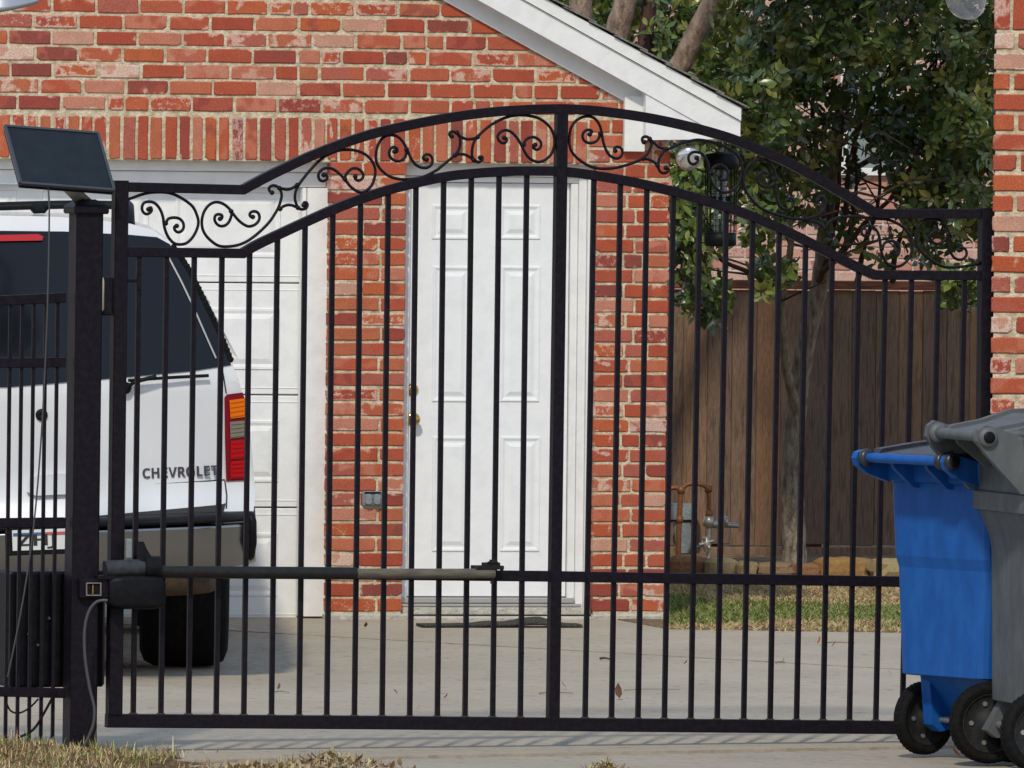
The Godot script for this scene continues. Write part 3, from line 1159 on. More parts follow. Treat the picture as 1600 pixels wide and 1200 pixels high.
func garden() -> void:
	# edging stones along the bed
	var spots := [[1072.0, 902.0, 66.0, 30.0, 0], [1128.0, 904.0, 50.0, 30.0, 1], [1166.0, 905.0, 34.0, 26.0, 2], [1212.0, 905.0, 58.0, 24.0, 3], [1262.0, 906.0, 44.0, 24.0, 0], [1314.0, 907.0, 76.0, 34.0, 4], [1352.0, 900.0, 22.0, 26.0, 3], [1398.0, 907.0, 74.0, 32.0, 1], [1462.0, 908.0, 56.0, 30.0, 2], [1520.0, 908.0, 60.0, 30.0, 4]]
	var names := ["long rust brown edging stone beside the brick corner of the garage", "pale tan block of edging stone below the tap", "small buff upright edging stone right of the pale tan block", "flat tan and grey edging stone left of the tree foot", "small rust brown edging stone at the foot of the pale trunk", "large peaked orange brown edging stone right of the pale trunk", "narrow reddish edging stone wedged between two large ones", "large buff edging stone with sloping top beside the blue bin", "buff edging stone hidden behind the blue bin", "orange brown edging stone behind the grey bin"]
	var cols := [[srgb(124, 88, 60), srgb(150, 108, 74)], [srgb(142, 124, 90), srgb(160, 142, 106)], [srgb(128, 110, 82), srgb(146, 128, 94)], [srgb(136, 100, 70), srgb(126, 116, 92)], [srgb(136, 104, 64), srgb(156, 120, 72)]]
	var mats := []
	for c in cols:
		mats.append(grained([c[0], c[1]], Vector3.ONE * 3.0, 0.02, 0.9, 0.8, 70 + mats.size()))
	for i in spots.size():
		var p: Array = spots[i]
		var at := gnd(p[0], p[1])
		var sc := FOCAL / -at.z
		var o := put("edging_stone", rock_mesh(Vector3(p[2] / sc * 1.08, p[3] / sc * 1.25, 0.22), 300 + i), mats[p[4]])
		o.transform = turned(8.0 + rng.randf_range(-8, 8), at + Vector3(0, p[3] / sc * 0.42, -0.1))
		tag(o, names[i], "stone", "edging stones along the garden bed")
	# tap and valves by the fence
	var at := gnd(1100, 884)
	var w := thing("water_tap", "copper pipes with silver valves and a tap by the garage corner", "tap", turned(5.0, at))
	var V := func(px: float, py: float, out := 0.0) -> Vector3: return loc(w.transform, px, py, out)
	var s := new_st()
	tube(s, smooth_path([V.call(1036.0, 768.0), V.call(1052.0, 762.0), V.call(1064.0, 764.0), V.call(1074.0, 757.0), V.call(1090.0, 756.0), V.call(1102.0, 760.0), V.call(1107.0, 768.0), V.call(1108.0, 785.0), V.call(1108.0, 808.0)]), 0.013, 8)
	tube(s, smooth_path([V.call(1064.0, 764.0), V.call(1062.0, 800.0), V.call(1060.0, 846.0), V.call(1060.0, 884.0)]), 0.016, 8)
	for p in [[1064.0, 766.0], [1107.0, 764.0], [1108.0, 803.0], [1062.0, 812.0]]:
		lathe(s, [Vector2(0.015, -0.02), Vector2(0.02, -0.018), Vector2(0.02, 0.018), Vector2(0.015, 0.02)], V.call(p[0], p[1]), Basis(), 10)
	obj("pipe", s, M.copper, w)
	s = new_st()
	tube(s, PackedVector3Array([V.call(1108.0, 806.0), V.call(1107.0, 845.0), V.call(1107.0, 885.0)]), 0.012, 8)
	lathe(s, [Vector2(0.01, -0.035), Vector2(0.03, -0.025), Vector2(0.034, 0.0), Vector2(0.026, 0.025), Vector2(0.012, 0.035)], V.call(1108.0, 815.0), Basis(), 12)
	tube(s, PackedVector3Array([V.call(1108.0, 818.0), V.call(1125.0, 820.0), V.call(1131.0, 820.0)]), 0.022, 10)
	lathe(s, [Vector2(0.03, 0.0), Vector2(0.034, 0.01), Vector2(0.03, 0.02)], V.call(1131.0, 815.0), Basis(Vector3.BACK, -PI * 0.5), 10)
	tube(s, PackedVector3Array([V.call(1134.0, 820.0), V.call(1154.0, 821.0)]), 0.017, 8, 0.016)
	obj("valve", s, M.steel, w)
	s = new_st()
	lathe(s, [Vector2(0.012, -0.045), Vector2(0.022, -0.02), Vector2(0.028, 0.0), Vector2(0.02, 0.03), Vector2(0.01, 0.04)], V.call(1104.0, 850.0, 0.02), Basis(), 10)
	for k in 4:
		var a := TAU * k / 4 + 0.4
		tube(s, PackedVector3Array([V.call(1104.0, 848.0, 0.03), V.call(1104.0, 848.0, 0.03) + Vector3(cos(a) * 0.045, sin(a) * 0.032, 0.01)]), 0.01, 6)
	obj("tap_wheel", s, M.steel, w)
	var cover := thing("pipe_cover", "grey cloth cover with a strap wrapped round a pipe by the garage", "pipe cover", turned(5.0, gnd(1068, 866) + Vector3(0, 0, 0.1)))
	var t := cover.transform
	s = new_st()
	var rings := []
	for k in 9:
		var f := k / 8.0
		var c := loc(t, 1066.0 + 4.0 * sin(f * 2.0), lerpf(864.0, 787.0, f))
		var rr := lerpf(0.035, 0.072, minf(1.0, f * 1.6)) * (0.93 if k == 5 else 1.0)
		var ring := PackedVector3Array()
		for j in 14:
			var a := TAU * j / 14
			ring.append(c + Vector3(cos(a), 0.0, sin(a)) * rr * (1.0 + 0.07 * sin(a * 3.0 + f * 4.0)))
		rings.append(ring)
	loft(s, rings)
	obj("cloth", s, grained([srgb(118, 126, 130), srgb(150, 156, 158)], Vector3.ONE * 3.0, 0.03, 0.8, 0.5, 80), cover)
	s = new_st()
	var sp := PackedVector3Array()
	for j in 17:
		var a := TAU * j / 16
		sp.append(loc(t, 1068.5, 814.0) + Vector3(cos(a) * 0.074, 0.004 * sin(a), sin(a) * 0.074))
	tube(s, sp, 0.007, 5)
	obj("strap", s, M.black_plastic, cover)


# ---------------------------------------------------------------- plants
func make_leaf() -> ArrayMesh:
	var s := new_st()
	s.set_smooth_group(0)
	var p := [Vector3(0, 0, 0), Vector3(-0.21, 0.32, 0.05), Vector3(0, 0.34, 0.0), Vector3(0.21, 0.32, 0.05), Vector3(-0.2, 0.68, 0.01), Vector3(0, 0.7, -0.045), Vector3(0.2, 0.68, 0.01), Vector3(0, 1.0, -0.14)]
	for f in [[0, 2, 1], [0, 3, 2], [1, 2, 5], [1, 5, 4], [2, 3, 6], [2, 6, 5], [4, 5, 7], [5, 6, 7]]:
		tri(s, p[f[0]], p[f[1]], p[f[2]])
	return done(s)


func make_blade() -> ArrayMesh:
	var s := new_st()
	s.set_smooth_group(0)
	var w := 0.05
	var a := [Vector3(-w, 0, 0), Vector3(w, 0, 0), Vector3(-w * 0.8, 0.45, 0.06), Vector3(w * 0.8, 0.45, 0.06), Vector3(-w * 0.45, 0.8, 0.2), Vector3(w * 0.45, 0.8, 0.2), Vector3(0, 1.0, 0.36)]
	for f in [[0, 1, 3], [0, 3, 2], [2, 3, 5], [2, 5, 4], [4, 5, 6]]:
		tri(s, a[f[0]], a[f[1]], a[f[2]])
	return done(s)


func scatter(called: String, mesh: Mesh, m: Material, places: Array, tints: Array, parent: Node = null) -> MultiMeshInstance3D:
	var mm := MultiMesh.new()
	mm.transform_format = MultiMesh.TRANSFORM_3D
	mm.use_colors = true
	mm.mesh = mesh
	mm.instance_count = places.size()
	for i in places.size():
		mm.set_instance_transform(i, places[i])
		mm.set_instance_color(i, tints[i])
	var o := MultiMeshInstance3D.new()
	o.name = called
	o.multimesh = mm
	o.material_override = m
	(parent if parent else self).add_child(o, true)
	o.set_meta("kind", "stuff")
	return o


func stem(s: SurfaceTool, way: Array, r0: float, r1: float, sides := 9) -> void:
	var pts := smooth_path(way, 5)
	var n := FastNoiseLite.new()
	n.seed = 5
	n.frequency = 3.0
	for i in pts.size():
		pts[i] += Vector3(n.get_noise_2d(i * 0.2, 1.0 + r0 * 50.0), 0, n.get_noise_2d(i * 0.2, 7.0)) * r0 * (0.15 if r0 > 0.05 else 0.4)
	tube(s, pts, r0, sides, r1)


func trees() -> void:
	# the evergreen that shades the fence
	var foot := gnd(1242, 880)
	var t := thing("evergreen_tree", "glossy dark leaved evergreen tree with several pale stems before the wooden fence", "tree", Transform3D(Basis(), foot))
	var W := func(px: float, py: float, z: float) -> Vector3: return deep(px, py, z) - foot
	var s := new_st()
	stem(s, [W.call(1242.0, 890.0, 50.4), W.call(1240.0, 820.0, 50.4), W.call(1238.0, 740.0, 50.4), W.call(1244.0, 640.0, 50.4), W.call(1262.0, 520.0, 50.3), W.call(1284.0, 425.0, 50.2), W.call(1294.0, 330.0, 50.1), W.call(1304.0, 230.0, 50.0), W.call(1330.0, 110.0, 49.8), W.call(1360.0, -60.0, 49.5), W.call(1370.0, -330.0, 49.3)], 0.07, 0.028)
	obj("trunk", s, M.bark_pale, t)
	var arms := [[[1244, 640], [1226, 560], [1222, 470], [1236, 380], [1218, 250], [1190, 90], [1150, -160]], [[1284, 425], [1318, 350], [1326, 270], [1350, 180], [1420, 40], [1470, -160]], [[1284, 425], [1312, 400], [1350, 350], [1400, 300], [1440, 220], [1480, 100]], [[1294, 330], [1278, 250], [1270, 160], [1290, 30], [1280, -200]], [[1236, 380], [1190, 300], [1160, 240], [1150, 150]], [[1290, 400], [1308, 330], [1312, 260], [1318, 180]], [[1286, 420], [1322, 380], [1338, 300], [1336, 220]], [[1280, 440], [1296, 380], [1288, 300], [1262, 210]], [[1340, 440], [1352, 380], [1372, 320], [1376, 250]], [[1395, 440], [1400, 390], [1420, 340], [1424, 280]], [[1326, 270], [1380, 230], [1430, 140], [1500, 40]], [[1222, 470], [1180, 430], [1120, 400], [1095, 330]], [[1304, 230], [1320, 150], [1390, 120], [1460, 110]]]
	var k := 0
	for a in arms:
		var way := []
		for j in a.size():
			way.append(W.call(float(a[j][0]), float(a[j][1]), 50.3 - 0.22 * j - 0.12 * (k % 3)))
		s = new_st()
		stem(s, way, 0.03 if k == 0 else 0.018, 0.007, 7)
		obj("branch", s, M.bark_pale if k == 0 else M.bark_dark, t)
		k += 1
	for j in 46: # twigs
		s = new_st()
		var a: Array = arms[j % arms.size()]
		var q: Array = a[1 + rng.randi() % (a.size() - 1)]
		var z := 50.0 - rng.randf_range(0.0, 1.2)
		var dx := rng.randf_range(-110, 110)
		var dy := rng.randf_range(-70, 60)
		stem(s, [W.call(q[0], q[1], z), W.call(q[0] + dx * 0.5 + rng.randf_range(-14, 14), q[1] + dy * 0.4, z - 0.1), W.call(q[0] + dx, q[1] + dy, z - 0.25)], 0.008, 0.003, 5)
		obj("twig", s, M.bark_dark, t)
	# blobs of foliage: middle, half sizes, distance, spread in depth, clusters
	crown(t, [[1088, 335, 42, 130, 48.6, 0.4, 150], [1098, 470, 40, 40, 48.8, 0.3, 34], [1182, 140, 90, 110, 49.0, 0.7, 220], [1250, 50, 140, 110, 49.3, 0.7, 260], [1400, 50, 150, 100, 49.0, 0.8, 280], [1500, 190, 55, 130, 49.1, 0.6, 260], [1475, 310, 85, 70, 49.4, 0.5, 150], [1360, 190, 90, 70, 49.7, 0.6, 70], [1420, 230, 60, 80, 49.9, 0.5, 64], [1210, 230, 90, 80, 49.4, 0.5, 130], [1180, 330, 60, 60, 49.0, 0.3, 54], [1200, 430, 40, 45, 49.2, 0.3, 20], [1500, 445, 45, 40, 49.2, 0.3, 30], [1400, 385, 120, 40, 49.8, 0.4, 26], [1300, 300, 70, 60, 49.9, 0.4, 30],
		[1180, -150, 150, 130, 48.8, 1.1, 220], [1300, -170, 230, 150, 48.4, 1.2, 440], [1480, -150, 220, 150, 48.5, 1.2, 420], [1640, 40, 100, 240, 49.2, 1.0, 220], [1330, -420, 260, 170, 48.6, 1.2, 240], [1600, 100, 70, 150, 50.2, 0.5, 120]], 300, 1530.0)
	# a second evergreen further back fills the gap above the roof
	var foot2 := gnd(1010, 832)
	var t2 := thing("evergreen_tree", "dense dark evergreen tree behind the bare leaning stems above the garage roof", "tree", Transform3D(Basis(), foot2))
	s = new_st()
	stem(s, [Vector3.ZERO, Vector3(0.05, 1.2, 0), Vector3(-0.05, 2.6, 0.1), Vector3(0.1, 4.4, 0)], 0.09, 0.03)
	obj("trunk", s, M.bark_dark, t2)
	crown(t2, [[930, 0, 90, 70, 55.0, 0.6, 120], [1030, 30, 110, 110, 55.0, 0.8, 240], [1120, 90, 90, 130, 55.4, 0.7, 170], [980, -150, 200, 120, 55.0, 1.0, 260], [1090, 230, 60, 70, 55.6, 0.5, 60]], 80, 1200.0)
	# smooth bare stems behind the roof
	var mf := gnd(880, 880)
	var bare := thing("bare_tree", "smooth grey brown bare tree with three leaning stems behind the garage roof", "tree", Transform3D(Basis(), mf))
	var stems := [[[872, 886], [878, 500], [898, 140], [906, 20], [915, -160], [950, -420]], [[884, 886], [902, 500], [940, 140], [962, 55], [982, -10], [1040, -180], [1130, -420]], [[896, 886], [940, 480], [1030, 170], [1066, 95], [1120, -10], [1210, -180], [1330, -400]]]
	for i in 3:
		var way := []
		for q in stems[i]:
			way.append(deep(q[0], q[1], 50.6 - i * 0.25) - mf)
		s = new_st()
		stem(s, way, 0.09 if i < 2 else 0.072, 0.05, 12)
		obj("stem", s, M.bark, bare)


func crown(t: Node3D, blobs: Array, own_count: int, right: float) -> void:
	var foot := t.position
	var places := []
	var tints := []
	var shown := []
	var greens := [Color(0.095, 0.140, 0.028), Color(0.065, 0.105, 0.024), Color(0.140, 0.175, 0.036), Color(0.050, 0.080, 0.020), Color(0.200, 0.205, 0.050), Color(0.080, 0.122, 0.030)]
	for b in blobs:
		for c in b[6]:
			var v := Vector3.ONE
			while v.length() > 1.0:
				v = Vector3(rng.randf_range(-1, 1), rng.randf_range(-1, 1), rng.randf_range(-1, 1))
			var at := deep(b[0] + v.x * b[2], b[1] + v.y * b[3], b[4] + v.z * b[5]) - foot
			# a whorl of leaves at the end of a twig
			var axis := Vector3(rng.randf_range(-1, 1), rng.randf_range(-0.5, 1.0), rng.randf_range(-0.6, 1.4)).normalized()
			var side := axis.cross(Vector3(0.3, 0.2, 1)).normalized()
			var base_tint: Color = greens[rng.randi() % greens.size()]
			var n := rng.randi_range(6, 10)
			for j in n:
				var a := TAU * j / n + rng.randf_range(-0.3, 0.3)
				var outw := side.rotated(axis, a)
				var up := (outw + axis * rng.randf_range(0.1, 0.9)).normalized()
				var face := (axis - up * axis.dot(up)).normalized()
				var x := up.cross(face).normalized()
				var len := rng.randf_range(0.045, 0.09)
				places.append(Transform3D(Basis(x * len, up * len, face * len), at + axis * rng.randf_range(-0.05, 0.02) + outw * 0.01))
				tints.append(base_tint * rng.randf_range(0.75, 1.3))
				shown.append(b[1] + v.y * b[3] > -15.0 and b[0] + v.x * b[2] < right)
	if not M.has("leaf"):
		M.leaf = mat(Color.WHITE, 0.32, 0.0, 0.55)
		M.leaf.vertex_color_use_as_albedo = true
		M.leaf.backlight_enabled = true
		M.leaf.backlight = Color(0.22, 0.26, 0.06)
		M.leaves = []
		for g in greens:
			var m := mat((g as Color).linear_to_srgb(), 0.32, 0.0, 0.55)
			m.backlight_enabled = true
			m.backlight = Color(0.22, 0.26, 0.06)
			M.leaves.append(m)
	var crown_node := part_node("crown", t)
	# the nearest of the leaves in view are pieces of their own
	var order := []
	for i in places.size():
		if shown[i]:
			order.append([-(places[i] as Transform3D).origin.z, i])
	order.sort()
	var own := {}
	for i in mini(own_count, order.size()):
		var q: int = order[i][1]
		own[q] = true
		put("leaf", leaf_mesh, M.leaves[rng.randi() % M.leaves.size()], crown_node, places[q])
	var rest_p := []
	var rest_t := []
	for i in places.size():
		if not own.has(i):
			rest_p.append(places[i])
			rest_t.append(tints[i])
	scatter("foliage", leaf_mesh, M.leaf, rest_p, rest_t, crown_node)


# ---------------------------------------------------------------- the parked vehicle
var body_t: Transform3D


func B(px: float, py: float) -> Vector2:
	return v2(loc(body_t, px, py))


# the rear skin: how far back the tail stands at (x, y)
func tail(x: float, y: float) -> float:
	return -0.11 * pow(minf(absf(x), 1.05) / 0.95, 3.0) - 0.26 * maxf(0.0, y - 1.27) + 0.4 * maxf(0.0, 0.83 - y) + 0.07 * clampf(y - 0.83, 0.0, 0.44)


# a piece of the rear skin with the outline poly, raised by off
func skin(s: SurfaceTool, poly: PackedVector2Array, off: float, thick := 0.012, cell := 0.07) -> void:
	var lo := poly[0]
	var hi := poly[0]
	for p in poly:
		lo = lo.min(p)
		hi = hi.max(p)
	s.set_smooth_group(1)
	var y := lo.y
	while y < hi.y:
		var x := lo.x
		while x < hi.x:
			var sq := PackedVector2Array([Vector2(x, y), Vector2(x + cell, y), Vector2(x + cell, y + cell), Vector2(x, y + cell)])
			for piece in Geometry2D.intersect_polygons(poly, sq):
				var idx := Geometry2D.triangulate_polygon(piece)
				for i in range(0, idx.size(), 3):
					var a: Vector2 = piece[idx[i]]
					var b: Vector2 = piece[idx[i + 1]]
					var c: Vector2 = piece[idx[i + 2]]
					if absf((b - a).cross(c - a)) < 1e-9:
						continue
					if (b - a).cross(c - a) < 0:
						var h := b
						b = c
						c = h
					tri(s, Vector3(a.x, a.y, tail(a.x, a.y) + off), Vector3(b.x, b.y, tail(b.x, b.y) + off), Vector3(c.x, c.y, tail(c.x, c.y) + off))
			x += cell
		y += cell
	var area := 0.0
	for i in poly.size():
		area += poly[i].cross(poly[(i + 1) % poly.size()])
	flat(s)
	for i in poly.size():
		var a := poly[i]
		var b := poly[(i + 1) % poly.size()]
		if area < 0:
			var h := a
			a = b
			b = h
		var n := maxi(1, int(a.distance_to(b) / cell))
		for k in n:
			var p := a.lerp(b, float(k) / n)
			var q := a.lerp(b, float(k + 1) / n)
			quad(s, Vector3(p.x, p.y, tail(p.x, p.y) + off - thick), Vector3(q.x, q.y, tail(q.x, q.y) + off - thick), Vector3(q.x, q.y, tail(q.x, q.y) + off), Vector3(p.x, p.y, tail(p.x, p.y) + off))


func strip(s: SurfaceTool, pts: Array, wide: float, off: float) -> void:
	for i in pts.size() - 1:
		var a: Vector2 = pts[i]
		var b: Vector2 = pts[i + 1]
		var n := (b - a).normalized().orthogonal() * wide * 0.5
		skin(s, PackedVector2Array([a - n, b - n, b + n, a + n]), off, 0.004)


func both(half: Array) -> PackedVector2Array:
	var out := PackedVector2Array()
	for p in half:
		out.append(p)
	for i in range(half.size() - 1, -1, -1):
		if half[i].x > 0.001:
			out.append(Vector2(-half[i].x, half[i].y))
	return out


func pixels(list: Array) -> Array:
	var out := []
	for p in list:
		out.append(B(p[0], p[1]))
	return out


func vehicle() -> void:
	var at := deep(30, 600, 38.5)
	at.y = 0
	var car_t := turned(3.0, at)
	var lean := Transform3D(Basis(Vector3.BACK, deg_to_rad(2.5)), Vector3.ZERO)
	lean.origin = Vector3(0.8, 0, 0) - lean.basis * Vector3(0.8, 0, 0)
	body_t = car_t * lean
	var car := thing("parked_suv", "white sport utility vehicle parked behind the gate, nose to the garage door", "car", car_t)
	M.paint = grained([Color(0.835, 0.84, 0.845), Color(0.85, 0.855, 0.86)], Vector3.ONE, 0.006, 0.28, 0.0, 90, false, 0.5)
	M.paint.clearcoat_enabled = true
	M.paint.clearcoat = 0.7
	M.paint.clearcoat_roughness = 0.06
	M.glass_dark = mat(srgb(16, 19, 24), 0.08, 0.0, 0.42)
	M.chrome = mat(srgb(140, 140, 140), 0.22, 1.0)
	M.red_lens = mat(srgb(176, 14, 22), 0.18)
	M.amber_lens = mat(srgb(222, 112, 8), 0.18)
	M.clear_lens = mat(srgb(128, 122, 108), 0.16)
	M.red_dark = mat(srgb(120, 14, 34), 0.22)
	M.badge = mat(srgb(74, 68, 84), 0.4, 0.3)
	M.seam = mat(srgb(34, 34, 36), 0.7)
	var half := pixels([[30, 806], [397, 800], [400, 770], [396, 720], [391, 665], [383, 628], [374, 600], [364, 572], [341, 516], [316, 464], [291, 412], [266, 378], [240, 360], [204, 350], [150, 344], [90, 339], [30, 336]])
	half[0] = Vector2(0, half[1].y)
	half[half.size() - 1].x = 0.0
	# hull: the tail outline carried forward, capped by windscreen and bonnet
	var rings := []
	for st in [[0.0, 9.0, 1.0, 1.0, 0.0], [-0.25, 9.0, 1.0, 0.75, 0.0], [-0.7, 9.0, 1.012, 0.3, 0.0], [-2.2, 9.0, 1.02, 0.0, 0.0], [-3.05, 9.0, 1.02, 0.0, 0.0], [-3.55, 1.55, 1.02, 0.0, 0.0], [-3.95, 1.2, 1.015, 0.0, 0.0], [-4.75, 1.1, 0.99, 0.0, 0.0], [-5.0, 0.98, 0.95, 0.0, 0.06], [-5.08, 0.86, 0.9, 0.0, 0.1]]:
		var ring := PackedVector3Array()
		for p in both(half):
			var y := minf(p.y, st[1] - 0.02 * absf(p.x))
			y = maxf(y, 0.5 + float(st[4])) if p.y < 0.9 else y
			var x: float = p.x * st[2]
			if p.y > st[1]:
				x = clampf(p.x * 1.35, -0.86, 0.86) * (1.0 if absf(p.x) > 0.01 else 0.0) if st[1] < 1.3 else p.x * 1.12
			ring.append(Vector3(x, y, st[0] + tail(p.x, p.y) * st[3]))
		rings.append(ring)
	var s := new_st()
	loft(s, rings, false, true)
	skin(s, both(half), 0.0, 0.001)
	var shell := obj("body", s, M.paint, car, lean)
	# dark wrap of rear glass and pillars
	var dark := pixels([[30, 604], [150, 593], [300, 580], [362, 571], [340, 517], [315, 466], [290, 414], [266, 382], [246, 371], [200, 367], [100, 362], [30, 360]])
	dark[0].x = 0.0
	dark[11].x = 0.0
	s = new_st()
	skin(s, both(dark), 0.006)
	var glass := obj("rear_window", s, M.glass_dark, car, lean)
	s = new_st()
	var trim := pixels([[264, 402], [284, 440], [302, 478], [322, 524], [338, 560]])
	strip(s, trim, 0.007, 0.012)
	obj("window_trim", s, M.aluminium, glass)
	s = new_st()
	var tm := []
	for p in trim: tm.append(Vector2(-p.x, p.y))
	strip(s, tm, 0.007, 0.012)
	obj("window_trim", s, M.aluminium, glass)
	s = new_st()
	var edge := pixels([[272, 386], [298, 424], [320, 470], [346, 524], [364, 570]])
	var seal := []
	for i in 25:
		var f := i / 25.0 * 3.999
		var p: Vector2 = (edge[int(f)] as Vector2).lerp(edge[int(f) + 1], f - int(f))
		seal.append(Vector3(p.x - 0.004, p.y, tail(p.x, p.y) - 0.002))
		bev(s, Vector3(p.x + 0.001, p.y, tail(p.x, p.y) - 0.002), Vector3(0.026, 0.024, 0.034), 0.009, Basis(Vector3.BACK, 0.5))
	tube(s, smooth_path(seal, 1), 0.015, 8)
	obj("rubber_seal", s, M.rubber, glass)
	# high brake light
	var bl := pixels([[-60, 378], [-62, 369], [60, 366], [68, 370], [66, 376]])
	s = new_st()
	skin(s, PackedVector2Array(bl), 0.022, 0.02)
	obj("brake_light", s, M.red_lens, car, lean)
	# liftgate seams and crease
	s = new_st()
	strip(s, pixels([[347, 573], [350, 590], [354, 615]]), 0.006, 0.003)
	strip(s, pixels([[352, 752], [355, 775], [354, 795]]), 0.006, 0.003)
	strip(s, pixels([[60, 770], [150, 763], [250, 757], [352, 751]]), 0.006, 0.003)
	strip(s, pixels([[-60, 773], [44, 771]]), 0.006, 0.003)
	obj("panel_seam", s, M.seam, shell)
	s = new_st()
	skin(s, PackedVector2Array(pixels([[-40, 822], [140, 806], [345, 789], [353, 787], [350, 799], [140, 820], [-40, 836]])), 0.004)
	obj("liftgate_gap", s, M.seam, shell)
	# handle
	s = new_st()
	skin(s, PackedVector2Array(pixels([[42, 768], [46, 748], [60, 742], [150, 736], [152, 764], [140, 770], [56, 774]])), 0.03, 0.03)
	obj("handle", s, M.paint, car, lean)
	s = new_st()
	var lk := B(65, 648)
	lathe(s, [Vector2(0.026, 0.0), Vector2(0.025, 0.008), Vector2(0.012, 0.01), Vector2(0.002, 0.006)], Vector3(lk.x, lk.y, tail(lk.x, lk.y)), Basis(Vector3.RIGHT, PI * 0.5), 18)
	obj("lock", s, M.black_plastic, car, lean)
	# tail lights
	for sx in [1.0, -1.0]:
		var M2 := func(list: Array) -> PackedVector2Array:
			var out := PackedVector2Array()
			for p in pixels(list): out.append(Vector2(p.x * sx, p.y))
			return out
		s = new_st()
		skin(s, M2.call([[351, 622], [355, 617], [380, 614], [389, 640], [391, 690], [389, 752], [354, 753], [352, 690]]), 0.012)
		var lamp := obj("tail_light", s, M.red_dark, car, lean)
		for l in [[[359, 626], [383, 623], [387, 652], [361, 655]], [[360, 660], [386, 658], [387, 683], [361, 686]], [[361, 690], [387, 688], [388, 717], [361, 719]], [[361, 722], [388, 720], [387, 748], [361, 749]]]:
			s = new_st()
			var k: int = [626, 660, 690, 722].find(l[0][1])
			skin(s, M2.call(l), 0.019)
			for rb in 4:
				var f := (rb + 0.5) / 4.0
				var ya := lerpf(l[0][1], l[3][1], f)
				var yb := lerpf(l[1][1], l[2][1], f)
				var ends := []
				for e in M2.call([[l[0][0] + 1.5, ya], [l[1][0] - 1.0, yb]]): ends.append(e)
				strip(s, ends, 0.006, 0.0225)
			obj("lens", s, [M.amber_lens, M.clear_lens, M.red_lens, M.red_lens][k], lamp)
	# maker's lettering
	var tmesh := TextMesh.new()
	var f := SystemFont.new()
	f.font_names = PackedStringArray(["Droid Sans"])
	f.font_weight = 700
	tmesh.font = f
	tmesh.text = "CHEVROLET"
	tmesh.font_size = 32
	tmesh.pixel_size = 0.01
	tmesh.depth = 0.1
	var size := tmesh.get_aabb().size
	var ta := B(222, 749)
	var tb := B(341, 727)
	var word := put("lettering", tmesh, M.badge, car)
	var mx := (ta.x + tb.x) * 0.5
	word.transform = lean * Transform3D(Basis.from_euler(Vector3(0, 0.16, 0)).scaled_local(Vector3((tb.x - ta.x) / size.x, 0.042 / size.y, 0.06)), Vector3(mx, ta.y + 0.024, tail(mx, ta.y) + 0.004))
	# wiper
	s = new_st()
	var wp := func(px: float, py: float, off: float) -> Vector3:
		var p := B(px, py)
		return Vector3(p.x, p.y, tail(p.x, p.y) + off)
	tube(s, PackedVector3Array([wp.call(200.0, 594.0, 0.035), wp.call(260.0, 590.0, 0.035), wp.call(326.0, 587.0, 0.03)]), 0.007, 6)
	tube(s, PackedVector3Array([wp.call(196.0, 607.0, 0.02), wp.call(210.0, 596.0, 0.045), wp.call(244.0, 588.0, 0.045)]), 0.009, 6)
	lathe(s, [Vector2(0.026, 0.0), Vector2(0.024, 0.03), Vector2(0.01, 0.036)], wp.call(196.0, 606.0, -0.002), Basis(Vector3.RIGHT, PI * 0.5), 14)
	obj("rear_wiper", s, M.black_plastic, car, lean)
	# bumper: dark step pad over bright metal
	var y_pad := B(300, 803).y
	var y_top := B(350, 817).y
	var y_low := B(385, 884).y
	var hw := B(401, 840).x
	var sweep := func(prof: Array, wide: float, called: String, m: Material) -> void:
		var rr := []
		for i in 25:
			var a := lerpf(-1.0, 1.0, i / 24.0)
			var x := wide * (a if absf(a) < 0.8 else signf(a) * (0.8 + 0.2 * sin((absf(a) - 0.8) / 0.2 * PI * 0.5)))
			var back := 0.16 - 0.10 * pow(absf(a), 3.0) - (0.32 * pow((absf(a) - 0.8) / 0.2, 2.0) if absf(a) > 0.8 else 0.0)
			var ring := PackedVector3Array()
			for p in prof:
				ring.append(Vector3(x, p.y, back + p.x))
			rr.append(ring)
		var t := new_st()
		loft(t, rr)
		obj(called, t, m, car, lean)
	sweep.call([Vector2(-0.1, y_low), Vector2(-0.05, y_low), Vector2(-0.034, y_low + 0.012), Vector2(-0.008, lerpf(y_low, y_top, 0.45)), Vector2(0.0125, y_top - 0.02), Vector2(0.014, y_top - 0.01), Vector2(0.006, y_top - 0.003), Vector2(-0.1, y_top)], hw, "bumper", M.chrome)
	sweep.call([Vector2(-0.12, y_top + 0.004), Vector2(0.006, y_top + 0.004), Vector2(0.018, y_top + 0.014), Vector2(0.004, y_pad - 0.014), Vector2(-0.03, y_pad), Vector2(-0.12, y_pad + 0.004)], hw + 0.004, "step_pad", M.black_plastic)
	sweep.call([Vector2(-0.2, y_low - 0.12), Vector2(-0.08, y_low - 0.11), Vector2(-0.05, y_low - 0.004), Vector2(-0.2, y_low - 0.004)], hw - 0.17, "lower_valance", grained([srgb(58, 48, 38), srgb(80, 64, 46)], Vector3.ONE * 2.0, 0.02, 0.7, 0.3, 92))
	for sx in [1.0, -1.0]:
		s = new_st()
		var rr := []
		for q in [[y_low + 0.01, 0.010, -0.16], [y_low + 0.03, 0.022, -0.06], [lerpf(y_low, y_top, 0.5), 0.034, -0.02], [y_top, 0.036, -0.01], [y_pad - 0.012, 0.03, -0.02], [y_pad, 0.02, -0.05]]:
			var pr := PackedVector3Array()
			for p in rounded(0.034, 0.24, 0.016, 3):
				pr.append(Vector3((hw - 0.05 + q[1] + p.x) * sx, q[0], p.y + q[2] - 0.12))
			rr.append(pr)
		loft(s, rr)
		obj("bumper_end", s, M.black_plastic, car, lean)
	# number plate in its recess
	var pa := B(20, 858)
